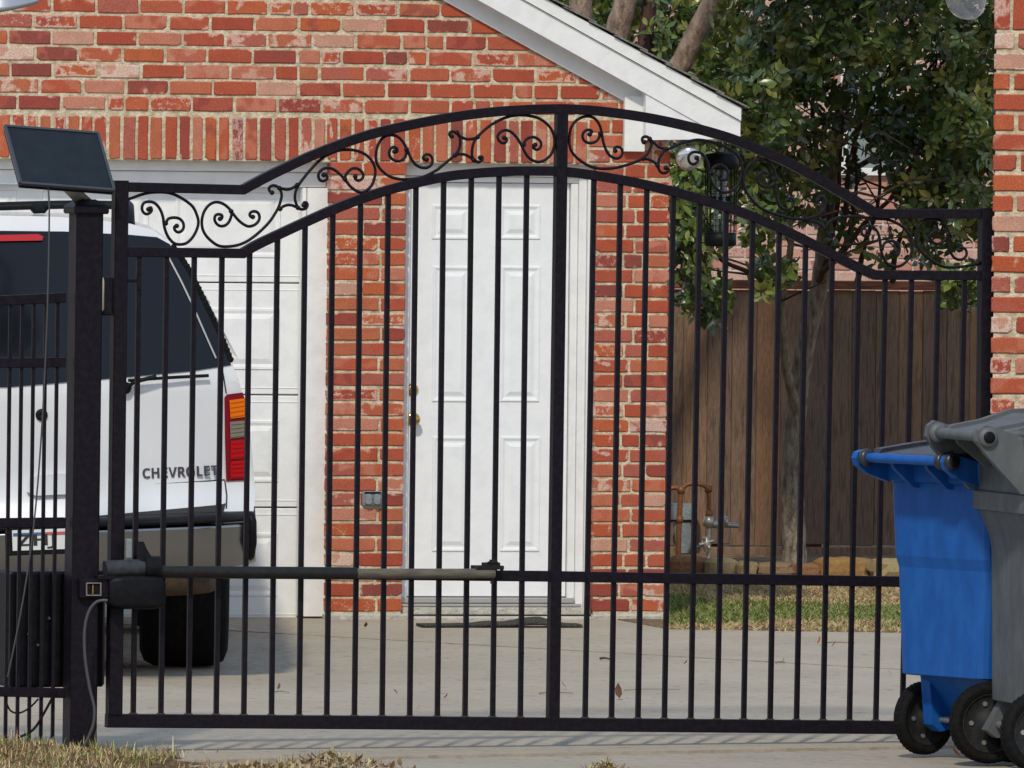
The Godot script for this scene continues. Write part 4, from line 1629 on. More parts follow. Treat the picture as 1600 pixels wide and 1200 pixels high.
	var pb := B(133, 822)
	s = new_st()
	add_box(s, Vector3(pa.x - 0.03, pa.y - 0.02, 0.15), Vector3(pb.x + 0.03, pb.y + 0.02, 0.178), 0.004)
	obj("plate_recess", s, M.black_plastic, car, lean)
	s = new_st()
	add_box(s, Vector3(pa.x, pa.y, 0.176), Vector3(pb.x, pb.y, 0.182), 0.001)
	var plate := obj("number_plate", s, mat(srgb(206, 208, 204), 0.5), car, lean)
	s = new_st()
	add_box(s, Vector3(pa.x + 0.004, lerpf(pa.y, pb.y, 0.7), 0.181), Vector3(lerpf(pa.x, pb.x, 0.42), pb.y - 0.012, 0.1835), 0.0005)
	obj("blue_band", s, mat(srgb(64, 96, 140), 0.5), plate)
	s = new_st()
	add_box(s, Vector3(lerpf(pa.x, pb.x, 0.43), lerpf(pa.y, pb.y, 0.7), 0.181), Vector3(pb.x - 0.004, pb.y - 0.012, 0.1835), 0.0005)
	obj("red_band", s, mat(srgb(178, 84, 78), 0.5), plate)
	var tp: TextMesh = tmesh.duplicate()
	tp.text = "ZHJ R"
	var ts := tp.get_aabb().size
	var chars := put("characters", tp, M.seam, plate)
	chars.transform = Transform3D(Basis().scaled_local(Vector3((pb.x - pa.x) * 0.86 / ts.x, 0.062 / ts.y, 0.03)), Vector3((pa.x + pb.x) * 0.5, pa.y + 0.042, 0.1825))
	# roof rails
	for sx in [1.0, -1.0]:
		s = new_st()
		var rx: float = B(205, 350).x * sx
		var ry: float = B(205, 350).y
		tube(s, smooth_path([Vector3(rx, ry - 0.01, -0.42), Vector3(rx, ry + 0.05, -0.52), Vector3(rx, ry + 0.07, -0.75), Vector3(rx, ry + 0.075, -2.0), Vector3(rx, ry + 0.05, -2.9), Vector3(rx, ry - 0.01, -3.0)]), 0.022, 8)
		obj("roof_rail", s, M.black_plastic, car, lean)
	for z in [-0.75, -2.4]:
		s = new_st()
		var rx: float = B(205, 350).x
		var ry: float = B(205, 350).y
		tube(s, smooth_path([Vector3(-rx, ry + 0.07, z), Vector3(-rx * 0.6, ry + 0.082, z), Vector3(0, ry + 0.085, z), Vector3(rx * 0.6, ry + 0.082, z), Vector3(rx, ry + 0.07, z)]), 0.016, 8)
		for q in [-0.62, 0.3, 0.95]:
			bev(s, Vector3(rx * q, ry + 0.075, z), Vector3(0.075, 0.045, 0.06), 0.014)
		obj("cross_bar", s, M.black_plastic, car, lean)
	# side windows, windscreen
	for sx in [1.0, -1.0]:
		s = new_st()
		var lo := B(366, 576)
		var hi := B(282, 398)
		for w in [[-0.6, -1.5], [-1.6, -2.4], [-2.5, -3.2]]:
			var c := 1.026
			var q := [Vector3(lo.x * c * sx, lo.y + 0.02, w[0]), Vector3(lo.x * c * sx, lo.y + 0.02, w[1]), Vector3(hi.x * c * sx, hi.y - 0.02, w[1] + 0.06), Vector3(hi.x * c * sx, hi.y - 0.02, w[0] - 0.1)]
			flat(s)
			for v in q.size(): q[v] = q[v] + Vector3(0.008 * sx, 0.004, 0)
			if sx > 0: quad(s, q[0], q[1], q[2], q[3])
			else: quad(s, q[1], q[0], q[3], q[2])
		obj("side_window", s, M.glass_dark, car, lean)
	# wheels, axle and underside
	for z in [-1.08, -4.1]:
		for sx in [1.0, -1.0]:
			s = new_st()
			var bt := Basis(Vector3.BACK, -PI * 0.5 * sx)
			lathe(s, [Vector2(0.22, 0.185), Vector2(0.22, -0.185), Vector2(0.32, -0.19), Vector2(0.365, -0.172), Vector2(0.386, -0.13), Vector2(0.391, 0.0), Vector2(0.386, 0.13), Vector2(0.365, 0.172), Vector2(0.32, 0.19), Vector2(0.22, 0.185)], Vector3(0.72 * sx, 0.388, z), bt, 40, true, false)
			var wheel := part_node("wheel", car)
			obj("tyre", s, M.rubber, wheel)
			s = new_st()
			lathe(s, [Vector2(0.02, 0.12), Vector2(0.2, 0.1), Vector2(0.225, 0.165), Vector2(0.222, -0.15), Vector2(0.2, -0.06), Vector2(0.02, -0.06)], Vector3(0.72 * sx, 0.388, z), bt, 28)
			obj("rim", s, M.steel, wheel)
	s = new_st()
	add_box(s, Vector3(-0.82, 0.42, -4.9), Vector3(0.82, 0.72, -0.2), 0.03)
	tube(s, PackedVector3Array([Vector3(-0.6, 0.39, -1.18), Vector3(0.6, 0.39, -1.18)]), 0.05, 10)
	lathe(s, [Vector2(0.05, -0.16), Vector2(0.15, -0.08), Vector2(0.16, 0.06), Vector2(0.06, 0.15)], Vector3(0, 0.4, -1.18), Basis(Vector3.RIGHT, PI * 0.5), 14)
	add_box(s, Vector3(-0.5, 0.36, -0.2), Vector3(0.5, 0.44, -0.08), 0.008)
	obj("underbody", s, M.rubber, car)


# ---------------------------------------------------------------- gate
func G(px: float, py: float, out := 0.0) -> Vector3:
	return loc(gate_t, px, py, out)


func scroll(s: SurfaceTool, ox: float, oy: float, k: float, list: String) -> void:
	var pts := []
	for w in list.split(" ", false):
		var c := w.split(",")
		pts.append(G(ox + float(c[0]) / k, oy + float(c[1]) / k, 0.0))
	tube(s, smooth_path(pts, 3), 0.0058, 6)
	# hammered ball at the curl
	bev(s, pts[0], Vector3(0.013, 0.013, 0.013), 0.005)


func joined_scroll(parent: Node, runs: Array) -> void:
	var pts := []
	for r in runs:
		for w in (r[3] as String).split(" ", false):
			var c := w.split(",")
			pts.append(G(r[0] + float(c[0]) / r[2], r[1] + float(c[1]) / r[2], 0.0))
	var s := new_st()
	tube(s, smooth_path(pts, 3), 0.0058, 6)
	for e in [0, pts.size() - 1]:
		lathe(s, [Vector2(0.003, -0.0075), Vector2(0.0085, -0.005), Vector2(0.0095, 0.0), Vector2(0.0085, 0.005), Vector2(0.003, 0.0075)], pts[e], Basis(Vector3.RIGHT, PI * 0.5), 10)
	obj("scroll", s, M.iron, parent)


func gate() -> void:
	var g := thing("driveway_gate", "black iron driveway gate with arched top, scrollwork and slim upright pickets", "gate", gate_t)
	var path := func(list: Array) -> PackedVector3Array:
		var out := []
		for p in list: out.append(G(p[0], p[1]))
		var r := PackedVector3Array()
		for p in out: r.append(p)
		return r
	var arch := func(a: Array, curve: Array, b: Array) -> PackedVector3Array:
		var r := PackedVector3Array()
		for p in a: r.append(G(p[0], p[1]))
		var c := []
		for p in curve: c.append(G(p[0], p[1]))
		r.append_array(smooth_path(c, 4))
		for p in b: r.append(G(p[0], p[1]))
		return r
	var tube_w := 0.036
	var up := [[190, 292]]
	var s := new_st()
	bar(s, arch.call(up, [[379, 296.5], [417, 276], [450, 260], [480, 246], [530, 226], [580, 209.5], [630, 197.5], [680, 187.5], [730, 179.5], [780, 174], [830, 171], [870, 170], [890, 170.5], [930, 173], [980, 179], [1030, 187.5], [1085, 200], [1140, 216], [1190, 236], [1230, 253.5], [1280, 281], [1330, 310], [1369, 334]], [[1530, 334]]), tube_w, tube_w)
	obj("top_rail", s, M.iron, g)
	s = new_st()
	bar(s, arch.call([[194, 393.5]], [[378, 396], [400, 383], [440, 364], [480, 345.5], [525, 325.5], [570, 308.5], [620, 293], [690, 277], [740, 271], [800, 267.5], [868, 267.5], [890, 269], [940, 276], [1000, 287], [1057, 301], [1100, 314], [1150, 329], [1200, 349], [1250, 372], [1300, 398], [1340, 418], [1367, 430]], [[1530, 430.5]]), tube_w, tube_w - 0.002)
	obj("under_rail", s, M.iron, g)
	s = new_st()
	bar(s, path.call([[190, 893], [860, 900.5], [1525, 910.5]]), 0.04, tube_w - 0.002)
	obj("middle_rail", s, M.iron, g)
	s = new_st()
	bar(s, path.call([[166, 1126], [600, 1129], [1000, 1133], [1548, 1138]]), 0.05, tube_w + 0.004)
	obj("bottom_rail", s, M.iron, g)
	s = new_st()
	bar(s, path.call([[188, 282], [183, 700], [178, 1116]]), 0.052, 0.052)
	obj("stile", s, M.iron, g)
	s = new_st()
	bar(s, path.call([[1541, 325], [1538, 700], [1534, 1128]]), 0.052, 0.052)
	obj("stile", s, M.iron, g)
	s = new_st()
	bar(s, path.call([[877, 176], [870.5, 640], [863.5, 1131]]), 0.043, tube_w + 0.006)
	obj("middle_post", s, M.iron, g)
	# pickets
	var under := [[195, 394], [378, 396], [440, 364], [525, 325], [620, 293], [690, 277], [740, 271], [868, 267], [940, 276], [1057, 301], [1150, 329], [1250, 372], [1367, 430], [1540, 430]]
	var y_at := func(px: float) -> float:
		for i in under.size() - 1:
			if px <= under[i + 1][0]:
				return lerpf(under[i][1], under[i + 1][1], (px - under[i][0]) / float(under[i + 1][0] - under[i][0]))
		return 430.0
	for i in 30:
		var tx := 217.0 + i * 43.29 if i < 15 else 928.0 + (i - 15) * 41.36
		var bx := 208.0 + i * 43.2 if i < 15 else 914.0 + (i - 15) * 41.3
		var ty: float = y_at.call(tx)
		s = new_st()
		bar(s, path.call([[tx, ty + 3.0], [bx, 1124.0 + (bx - 170.0) * 0.009]]), 0.0178, 0.0178)
		var pk := obj("picket", s, M.iron, g)
		s = new_st()
		var foot := G(bx, 1115.0 + (bx - 170.0) * 0.009)
		bev(s, foot, Vector3(0.03, 0.008, 0.026), 0.0035)
		obj("weld", s, M.weld, pk)
	# scrollwork, left leaf of the pattern
	joined_scroll(g, [[190.0, 280.0, 10.0, "420,470 455,440 470,490 435,530 385,545 335,510 318,440 350,370 430,350 510,370 575,430 620,510 650,610 660,700 690,820 740,920 820,1000 910,1020 1010,1000 1100,920 1170,800 1200,680 1180,570 1120,440 1020,350 880,265 720,210 500,205 330,235 200,280 70,325"]])
	joined_scroll(g, [[190.0, 280.0, 10.0, "690,690 730,620 820,600 910,620 965,690 965,770 920,820 870,825 830,790 825,745 860,730"]])
	joined_scroll(g, [[310.0, 260.0, 8.42, "968,345 935,320 930,285 955,260 1000,252 1050,275 1085,325 1095,390 1080,460 1055,535 1015,610 950,710 870,800 760,900 640,985 520,1035 380,1055 270,1045 180,990 100,910 55,820 45,720 65,620 110,540 175,485 250,470 330,495 400,550 450,615 510,690 570,745 640,785 700,785 760,755 800,700 800,640 770,600 720,592 680,615 680,655 715,665"]])
	joined_scroll(g, [[310.0, 260.0, 8.42, "430,590 435,640 405,725 355,775 290,785 240,755 213,700 225,645 270,630 310,645 310,680 285,690"]])
	joined_scroll(g, [[310.0, 260.0, 8.42, "1385,510 1390,475 1425,480 1435,515 1415,550 1370,565 1320,550 1290,500 1270,420 1280,330 1310,260 1350,200 1420,110"], [480.0, 190.0, 8.0, "0,650 80,560 150,490 230,430 380,365 480,352 600,360 700,395 780,455 830,530 852,610 842,700 810,790 750,855 690,885 620,870 550,820 500,760 450,700 390,640 330,597 260,578 200,592 150,635 140,690 165,735 215,740 250,710 240,670 205,668"]])
	joined_scroll(g, [[480.0, 190.0, 8.0, "470,720 485,660 540,600 600,583 660,605 698,655 690,710 640,738 600,715 600,685"]])
	joined_scroll(g, [[310.0, 260.0, 8.42, "1065,285 1120,297 1170,304 1230,288 1300,245"]])
	joined_scroll(g, [[310.0, 260.0, 8.42, "1075,560 1120,525 1180,508 1240,515 1310,545"]])
	joined_scroll(g, [[680.0, 165.0, 8.0, "205,385 178,368 188,335 230,325 280,355 310,410 310,490 290,560 240,625 150,700 60,775 10,812"], [480.0, 190.0, 8.0, "1500,670 1400,705 1250,722 1130,715 1020,680 930,610 880,540 857,450 870,340 910,245 970,188 1040,168 1120,183 1190,243 1240,330 1270,400 1310,480 1360,540 1430,575 1500,575 1555,535 1567,470 1540,422 1490,410 1452,440 1458,475 1492,475"]])
	joined_scroll(g, [[480.0, 190.0, 8.0, "1240,345 1233,425 1190,478 1120,493 1052,460 1025,400 1042,340 1090,318 1128,345 1118,380 1092,375"]])
	joined_scroll(g, [[680.0, 165.0, 8.0, "560,650 588,640 588,680 550,705 500,690 465,640 460,560 480,470 520,400 600,320 700,240 820,175 930,135 1060,118 1200,132 1310,167 1400,232 1460,312 1488,400 1488,500 1460,590 1400,660 1310,703 1230,690 1160,640 1110,560 1070,480 1020,400 960,337 890,307 820,327 782,375 792,430 840,468 888,452 892,412 862,402"]])
	joined_scroll(g, [[680.0, 165.0, 8.0, "1105,490 1130,430 1190,397 1260,402 1318,452 1318,515 1275,552 1228,528 1227,492 1250,490"]])
	joined_scroll(g, [[680.0, 165.0, 8.0, "270,338 330,395 400,420 470,415 530,395"]])
	joined_scroll(g, [[680.0, 165.0, 8.0, "245,622 300,607 370,612 430,642 480,680"]])
	# right leaf
	joined_scroll(g, [[880.0, 165.0, 8.0, "330,360 360,330 340,307 290,307 252,340 242,390 265,438 320,468 390,458 438,420 462,350"]])
	joined_scroll(g, [[880.0, 165.0, 8.0, "650,565 638,540 660,517 708,522 738,560 733,620 690,658 630,653 570,610 530,540 500,450 482,350 465,270 430,200 370,147 290,133 200,162 130,222 92,300 77,400 82,500 110,580 170,650 260,718 360,768 480,788 620,783 760,753 900,705 1000,655 1060,590 1098,510 1098,450 1070,402 1030,387 992,402 988,440 1008,456"]])
	joined_scroll(g, [[880.0, 165.0, 8.0, "1080,415 1140,470 1200,520 1280,545"]])
	joined_scroll(g, [[880.0, 165.0, 8.0, "1000,665 1060,672 1130,702 1180,750"]])
	joined_scroll(g, [[880.0, 165.0, 8.0, "1282,778 1318,792 1298,833 1240,842 1197,800 1188,720 1213,640 1272,562 1350,530 1450,480 1540,455"], [1040.0, 200.0, 8.0, "360,152 440,150 560,172 680,207 800,267 900,342 948,440 953,560 928,670 870,748 780,803 700,798 620,740 567,650 542,540 525,440 470,335 400,303 335,305 292,342 288,400 320,447 370,447 405,408 388,375"]])
	joined_scroll(g, [[1040.0, 200.0, 8.0, "560,565 600,492 680,463 750,500 778,570 758,635 712,652 668,632 672,600"]])
	joined_scroll(g, [[1180.0, 250.0, 8.0, "410,500 440,470 478,500 478,560 440,608 380,618 320,590 282,520 262,430 252,320 250,200 230,110 190,40 150,5"], [1040.0, 200.0, 8.0, "1230,397 1150,397 1080,432 1022,490 982,580 972,680 1000,780 1050,860 1120,938 1190,1000"], [1180.0, 250.0, 8.0, "200,660 320,697 430,727 560,737 680,727 780,692 848,632 878,560 868,490 830,462 795,472 795,498"]])
	joined_scroll(g, [[1180.0, 250.0, 8.0, "250,235 240,290 190,333 130,338 62,308 34,250 43,192 92,153 148,168 158,208"]])
	joined_scroll(g, [[1180.0, 250.0, 8.0, "600,738 700,760 800,795 868,850"]])
	joined_scroll(g, [[1180.0, 250.0, 8.0, "968,915 990,948 942,958 902,930 882,870 902,800 960,752 1050,717 1180,707 1300,712 1420,730"], [1320.0, 310.0, 6.67, "280,212 430,217 540,257 620,312 678,390 703,480 693,570 650,648 580,703 500,708 432,668 392,590 372,500 360,400 330,332 280,292 222,288 178,320 178,370 215,393 252,370 238,347"]])
	joined_scroll(g, [[1320.0, 310.0, 6.67, "385,525 420,462 490,443 548,472 572,530 553,578 517,588 492,562"]])
	joined_scroll(g, [[1320.0, 310.0, 6.67, "1385,676 1280,703 1150,718 1030,713 920,658 830,588 762,510 738,420 752,330 800,252 880,217 970,222 1038,262 1078,340 1085,440 1095,540 1145,622 1220,638 1268,590 1258,532 1212,512 1192,540"]])
	joined_scroll(g, [[1320.0, 310.0, 6.67, "1078,372 1052,420 1002,468 940,470 892,422 892,372 940,342 985,352"]])
	# hinge on the left stile, latch bar
	s = new_st()
	var h := G(157, 459, 0.03)
	lathe(s, [Vector2(0.006, -0.066), Vector2(0.014, -0.058), Vector2(0.0145, 0.04), Vector2(0.012, 0.058), Vector2(0.004, 0.064)], h, Basis(), 14)
	obj("hinge_barrel", s, mat(srgb(196, 186, 160), 0.45, 0.3), g)
	s = new_st()
	add_box(s, h + Vector3(0.008, -0.08, -0.05), h + Vector3(0.05, 0.06, -0.006), 0.004)
	obj("hinge_plate", s, M.iron, g)
	s = new_st()
	add_box(s, G(195, 441, 0.0) + Vector3(0, 0, -0.01), G(216, 436, 0.0) + Vector3(0, 0, 0.012), 0.003)
	add_box(s, G(212, 454, 0.0) + Vector3(0, 0, -0.008), G(218, 424, 0.0) + Vector3(0, 0, 0.014), 0.003)
	obj("latch", s, M.iron, g)


func gate_machinery() -> void:
	# big post with its cap
	var pf := G(124, 1175)
	var post_t := Transform3D(gate_t.basis, gate_t * Vector3(pf.x, 0, 0))
	post_t.origin.y = 0
	var L := func(px: float, py: float, out := 0.0) -> Vector3: return loc(post_t, px, py, out)
	var post := thing("gate_post", "thick square black post with flat cap that carries the gate opener", "post", post_t)
	var top: float = (L.call(124.0, 329.0) as Vector3).y
	var w := 0.104
	obj("shaft", box(Vector3(-w * 0.5, -0.1, -w * 0.5), Vector3(w * 0.5, top, w * 0.5), 0.006), M.iron, post)
	var s := new_st()
	loft(s, [ring4(w + 0.022, top - 0.012), ring4(w + 0.03, top - 0.006), ring4(w + 0.03, top + 0.014), ring4(w + 0.014, top + 0.022), ring4(0.055, top + 0.042)], true, true, false)
	obj("cap", s, M.iron, post)
	post.rotation.z = deg_to_rad(-0.2)
	# solar panel
	var b := deep(32, 286, 33.55)
	var r := deep(178, 297, 33.68)
	var tl := deep(8, 197, 33.76)
	var x := (r - b)
	var y := (tl - b)
	var z := x.cross(y).normalized()
	var yy := z.cross(x.normalized())
	var panel := thing("solar_panel", "small dark solar panel tilted on a pale bracket above the gate post", "solar panel", Transform3D(Basis(x.normalized(), yy, z), b))
	var pw := x.length()
	var ph := y.dot(yy)
	var sh := y.dot(x.normalized())
	s = new_st()
	prism(s, PackedVector2Array([Vector2(0, 0), Vector2(pw, 0), Vector2(pw + sh, ph), Vector2(sh, ph)]), -0.024, -0.003)
	obj("frame", s, M.iron, panel)
	for e in [[Vector2(0, 0), Vector2(pw, 0)], [Vector2(pw, 0), Vector2(pw + sh, ph)], [Vector2(sh, ph), Vector2(pw + sh, ph)], [Vector2(0, 0), Vector2(sh, ph)]]:
		s = new_st()
		var p := PackedVector3Array([Vector3(e[0].x, e[0].y, -0.001), Vector3(e[1].x, e[1].y, -0.001)])
		bar(s, p, 0.011, 0.012)
		obj("frame_edge", s, mat(srgb(64, 67, 72), 0.45, 0.3), panel)
	s = new_st()
	prism(s, PackedVector2Array([Vector2(0.004, 0.004), Vector2(pw - 0.004, 0.004), Vector2(pw + sh - 0.004, ph - 0.004), Vector2(sh + 0.004, ph - 0.004)]), -0.003, 0.001)
	obj("cells", s, grained([srgb(22, 26, 30), srgb(28, 32, 36)], Vector3.ONE * 2.0, 0.01, 0.28, 0.0, 95, false, 0.35), panel)
	s = new_st()
	var hold := Transform3D(panel.transform.basis, panel.transform.origin).affine_inverse()
	var foot := post_t * Vector3(0, top + 0.03, 0.0)
	var head := deep(107, 292, 33.62)
	loft(s, [slab_ring(hold * foot, 0.066, 0.01), slab_ring(hold * (foot + (head - foot) * 0.35 + Vector3(0, 0, -0.01)), 0.058, 0.01), slab_ring(hold * head, 0.056, 0.01)], true, true, false)
	obj("bracket", s, M.aluminium, panel)
	# wire that hangs from the panel
	var wire := thing("panel_wire", "thin grey wire hanging from the solar panel past the iron fence", "wire", Transform3D(Basis(), deep(74, 286, 33.62)))
	s = new_st()
	var way := []
	for p in [[74, 286], [77, 330], [74, 480], [67, 640], [56, 790], [42, 900], [28, 980], [12, 1058]]:
		way.append(deep(p[0], p[1], 33.6) - wire.position)
	tube(s, smooth_path(way), 0.0032, 6)
	obj("cord", s, M.cable, wire)
	var loop := thing("opener_cable", "dark cable drooping from the gate opener down beside the thick post", "cable", Transform3D(Basis(), deep(165, 940, 33.6)))
	s = new_st()
	way = []
	for p in [[168, 938], [152, 940], [139, 955], [132, 985], [133, 1030], [140, 1075], [147, 1105], [146, 1130], [139, 1150], [126, 1176]]:
		way.append(deep(p[0], p[1], 33.58) - loop.position)
	tube(s, smooth_path(way), 0.006, 7)
	obj("cord", s, M.cable, loop)
	s = new_st()
	way = []
	for p in [[88, 1078], [70, 1112], [52, 1140], [30, 1152]]:
		way.append(deep(p[0], p[1], 33.7) - loop.position)
	tube(s, smooth_path(way), 0.005, 7)
	way = []
	for p in [[8, 1092], [16, 1110], [30, 1114], [46, 1106], [60, 1092]]:
		way.append(deep(p[0], p[1], 33.7) - loop.position)
	tube(s, smooth_path(way), 0.0035, 6)
	obj("loose_end", s, M.black_plastic, loop)
	# opener: housing at the post, tube and rod to the bracket on the middle rail
	var op := thing("gate_opener", "dark ram gate opener running from the post along the middle rail", "gate opener", gate_t)
	var O := func(px: float, py: float, out := 0.075) -> Vector3: return G(px, py, out)
	s = new_st()
	var rings := []
	for k in [[168.0, 0.7], [174.0, 0.92], [190.0, 1.0], [236.0, 1.0], [250.0, 0.92], [256.0, 0.6]]:
		var c: Vector3 = O.call(k[0], 925.0)
		var ring := PackedVector3Array()
		for p in rounded(0.08 * k[1], 0.125 * k[1], 0.02 * k[1], 3):
			ring.append(Vector3(c.x, c.y + p.y, c.z + p.x))
		rings.append(ring)
	loft(s, rings)
	obj("motor_housing", s, M.black_plastic, op)
	s = new_st()
	tube(s, PackedVector3Array([O.call(164.0, 889.0), O.call(168.0, 888.5), O.call(228.0, 886.5)]), 0.031, 16)
	obj("motor", s, grained([srgb(44, 46, 50), srgb(62, 64, 68)], Vector3.ONE * 2, 0.02, 0.5, 0.1, 96), op)
	s = new_st()
	tube(s, PackedVector3Array([O.call(224.0, 886.5), O.call(232.0, 886.5), O.call(243.0, 886.5), O.call(247.0, 887.0)]), 0.043, 18)
	obj("end_cap", s, M.black_plastic, op)
	s = new_st()
	tube(s, PackedVector3Array([O.call(240.0, 893.5), O.call(556.0, 896.0)]), 0.0235, 16)
	obj("outer_tube", s, M.iron_worn, op)
	s = new_st()
	add_box(s, O.call(195.0, 872.0, 0.055), O.call(207.0, 842.0, 0.075), 0.003)
	obj("release_lever", s, M.grey_plastic, op)
	s = new_st()
	loft(s, [slab_ring(O.call(228.0, 876.0), 0.05, 0.02), slab_ring(O.call(222.0, 858.0), 0.028, 0.016), slab_ring(O.call(219.0, 846.0), 0.02, 0.012)], true, true, false)
	obj("release_cover", s, M.black_plastic, op)
	s = new_st()
	tube(s, PackedVector3Array([O.call(550.0, 896.0), O.call(772.0, 896.0)]), 0.0185, 16)
	obj("rod", s, grained([srgb(84, 78, 68), srgb(106, 99, 88)], Vector3(1, 6, 6), 0.02, 0.4, 0.05, 97), op)
	s = new_st()
	add_box(s, O.call(735.0, 889.0, 0.02), O.call(788.0, 884.0, 0.09), 0.002)
	add_box(s, O.call(752.0, 884.0, 0.05), O.call(782.0, 879.0, 0.085), 0.002)
	add_box(s, O.call(764.0, 879.0, 0.06), O.call(775.0, 874.5, 0.075), 0.002)
	add_box(s, O.call(781.0, 894.0, 0.06), O.call(787.0, 884.0, 0.088), 0.002)
	tube(s, PackedVector3Array([O.call(769.0, 876.0, 0.07), O.call(769.0, 912.0, 0.07)]), 0.007, 8)
	tube(s, PackedVector3Array([O.call(762.0, 878.5, 0.09), O.call(778.0, 878.5, 0.09)]), 0.003, 6)
	obj("rail_bracket", s, M.iron_worn, op)
	s = new_st()
	add_box(s, O.call(118.0, 934.0, 0.03), O.call(178.0, 904.0, 0.085), 0.004)
	add_box(s, O.call(146.0, 905.0, 0.045), O.call(182.0, 899.0, 0.095), 0.002)
	obj("post_bracket", s, M.iron, op)
	s = new_st()
	bar(s, PackedVector3Array([O.call(135.0, 911.0, 0.09), O.call(157.0, 911.0, 0.09), O.call(157.0, 930.0, 0.09), O.call(135.0, 930.0, 0.09), O.call(135.0, 911.5, 0.09)]), 0.003, 0.01)
	obj("square_clip", s, M.steel, op)
	s = new_st()
	tube(s, PackedVector3Array([O.call(145.0, 914.0, 0.092), O.call(145.0, 928.0, 0.092)]), 0.004, 8)
	obj("pin", s, M.brass, op)
	# control box behind the fence
	var cb := thing("control_box", "black metal control box low behind the iron fence at the gate post", "control box", gate_t)
	var C := func(px: float, py: float, out: float) -> Vector3: return G(px, py, out)
	s = new_st()
	add_box(s, Vector3((C.call(16.0, 1072.0, -0.12) as Vector3).x, (C.call(90.0, 1074.0, -0.12) as Vector3).y, -0.34), Vector3((C.call(164.0, 1072.0, -0.12) as Vector3).x, (C.call(90.0, 893.0, -0.12) as Vector3).y, -0.12), 0.01)
	obj("housing", s, M.black_plastic, cb)
	for p in [[65.0, 942.0], [77.0, 966.0], [44.0, 991.0], [59.0, 1008.0]]:
		s = new_st()
		lathe(s, [Vector2(0.006, 0.0), Vector2(0.006, 0.004), Vector2(0.003, 0.007)], C.call(p[0], p[1], -0.12), Basis(Vector3.RIGHT, PI * 0.5), 8)
		obj("screw", s, M.steel, cb)


func ring4(w: float, y: float) -> PackedVector3Array:
	var h := w * 0.5
	return PackedVector3Array([Vector3(-h, y, h), Vector3(h, y, h), Vector3(h, y, -h), Vector3(-h, y, -h)])


func slab_ring(c: Vector3, w: float, d: float) -> PackedVector3Array:
	return PackedVector3Array([c + Vector3(-w * 0.5, 0, d), c + Vector3(w * 0.5, 0, d), c + Vector3(w * 0.5, 0, -d), c + Vector3(-w * 0.5, 0, -d)])


func iron_fence() -> void:
	var f := thing("iron_fence", "low black iron fence panel with close set bars left of the gate post", "fence", gate_t)
	var path := func(list: Array) -> PackedVector3Array:
		var r := PackedVector3Array()
		for p in list: r.append(G(p[0], p[1]))
		return r
	for r in [[469.0, 465.0], [567.0, 566.0], [817.0, 816.0], [1081.0, 1083.0]]:
		var s := new_st()
		bar(s, path.call([[-760.0, r[0] - 9.0 * (r[1] - r[0])], [101.0, r[1]]]), 0.036, 0.034)
		obj("rail", s, M.iron, f)
	for i in 47:
		var x := 90.0 - i * 18.4
		var s := new_st()
		bar(s, path.call([[x, 462.0], [x - 8.5, 1190.0]]), 0.0125, 0.0125)
		obj("bar", s, M.iron, f)
	var s := new_st()
	bar(s, path.call([[-770.0, 430.0], [-779.0, 1195.0]]), 0.06, 0.06)
	obj("end_post", s, M.iron, f)


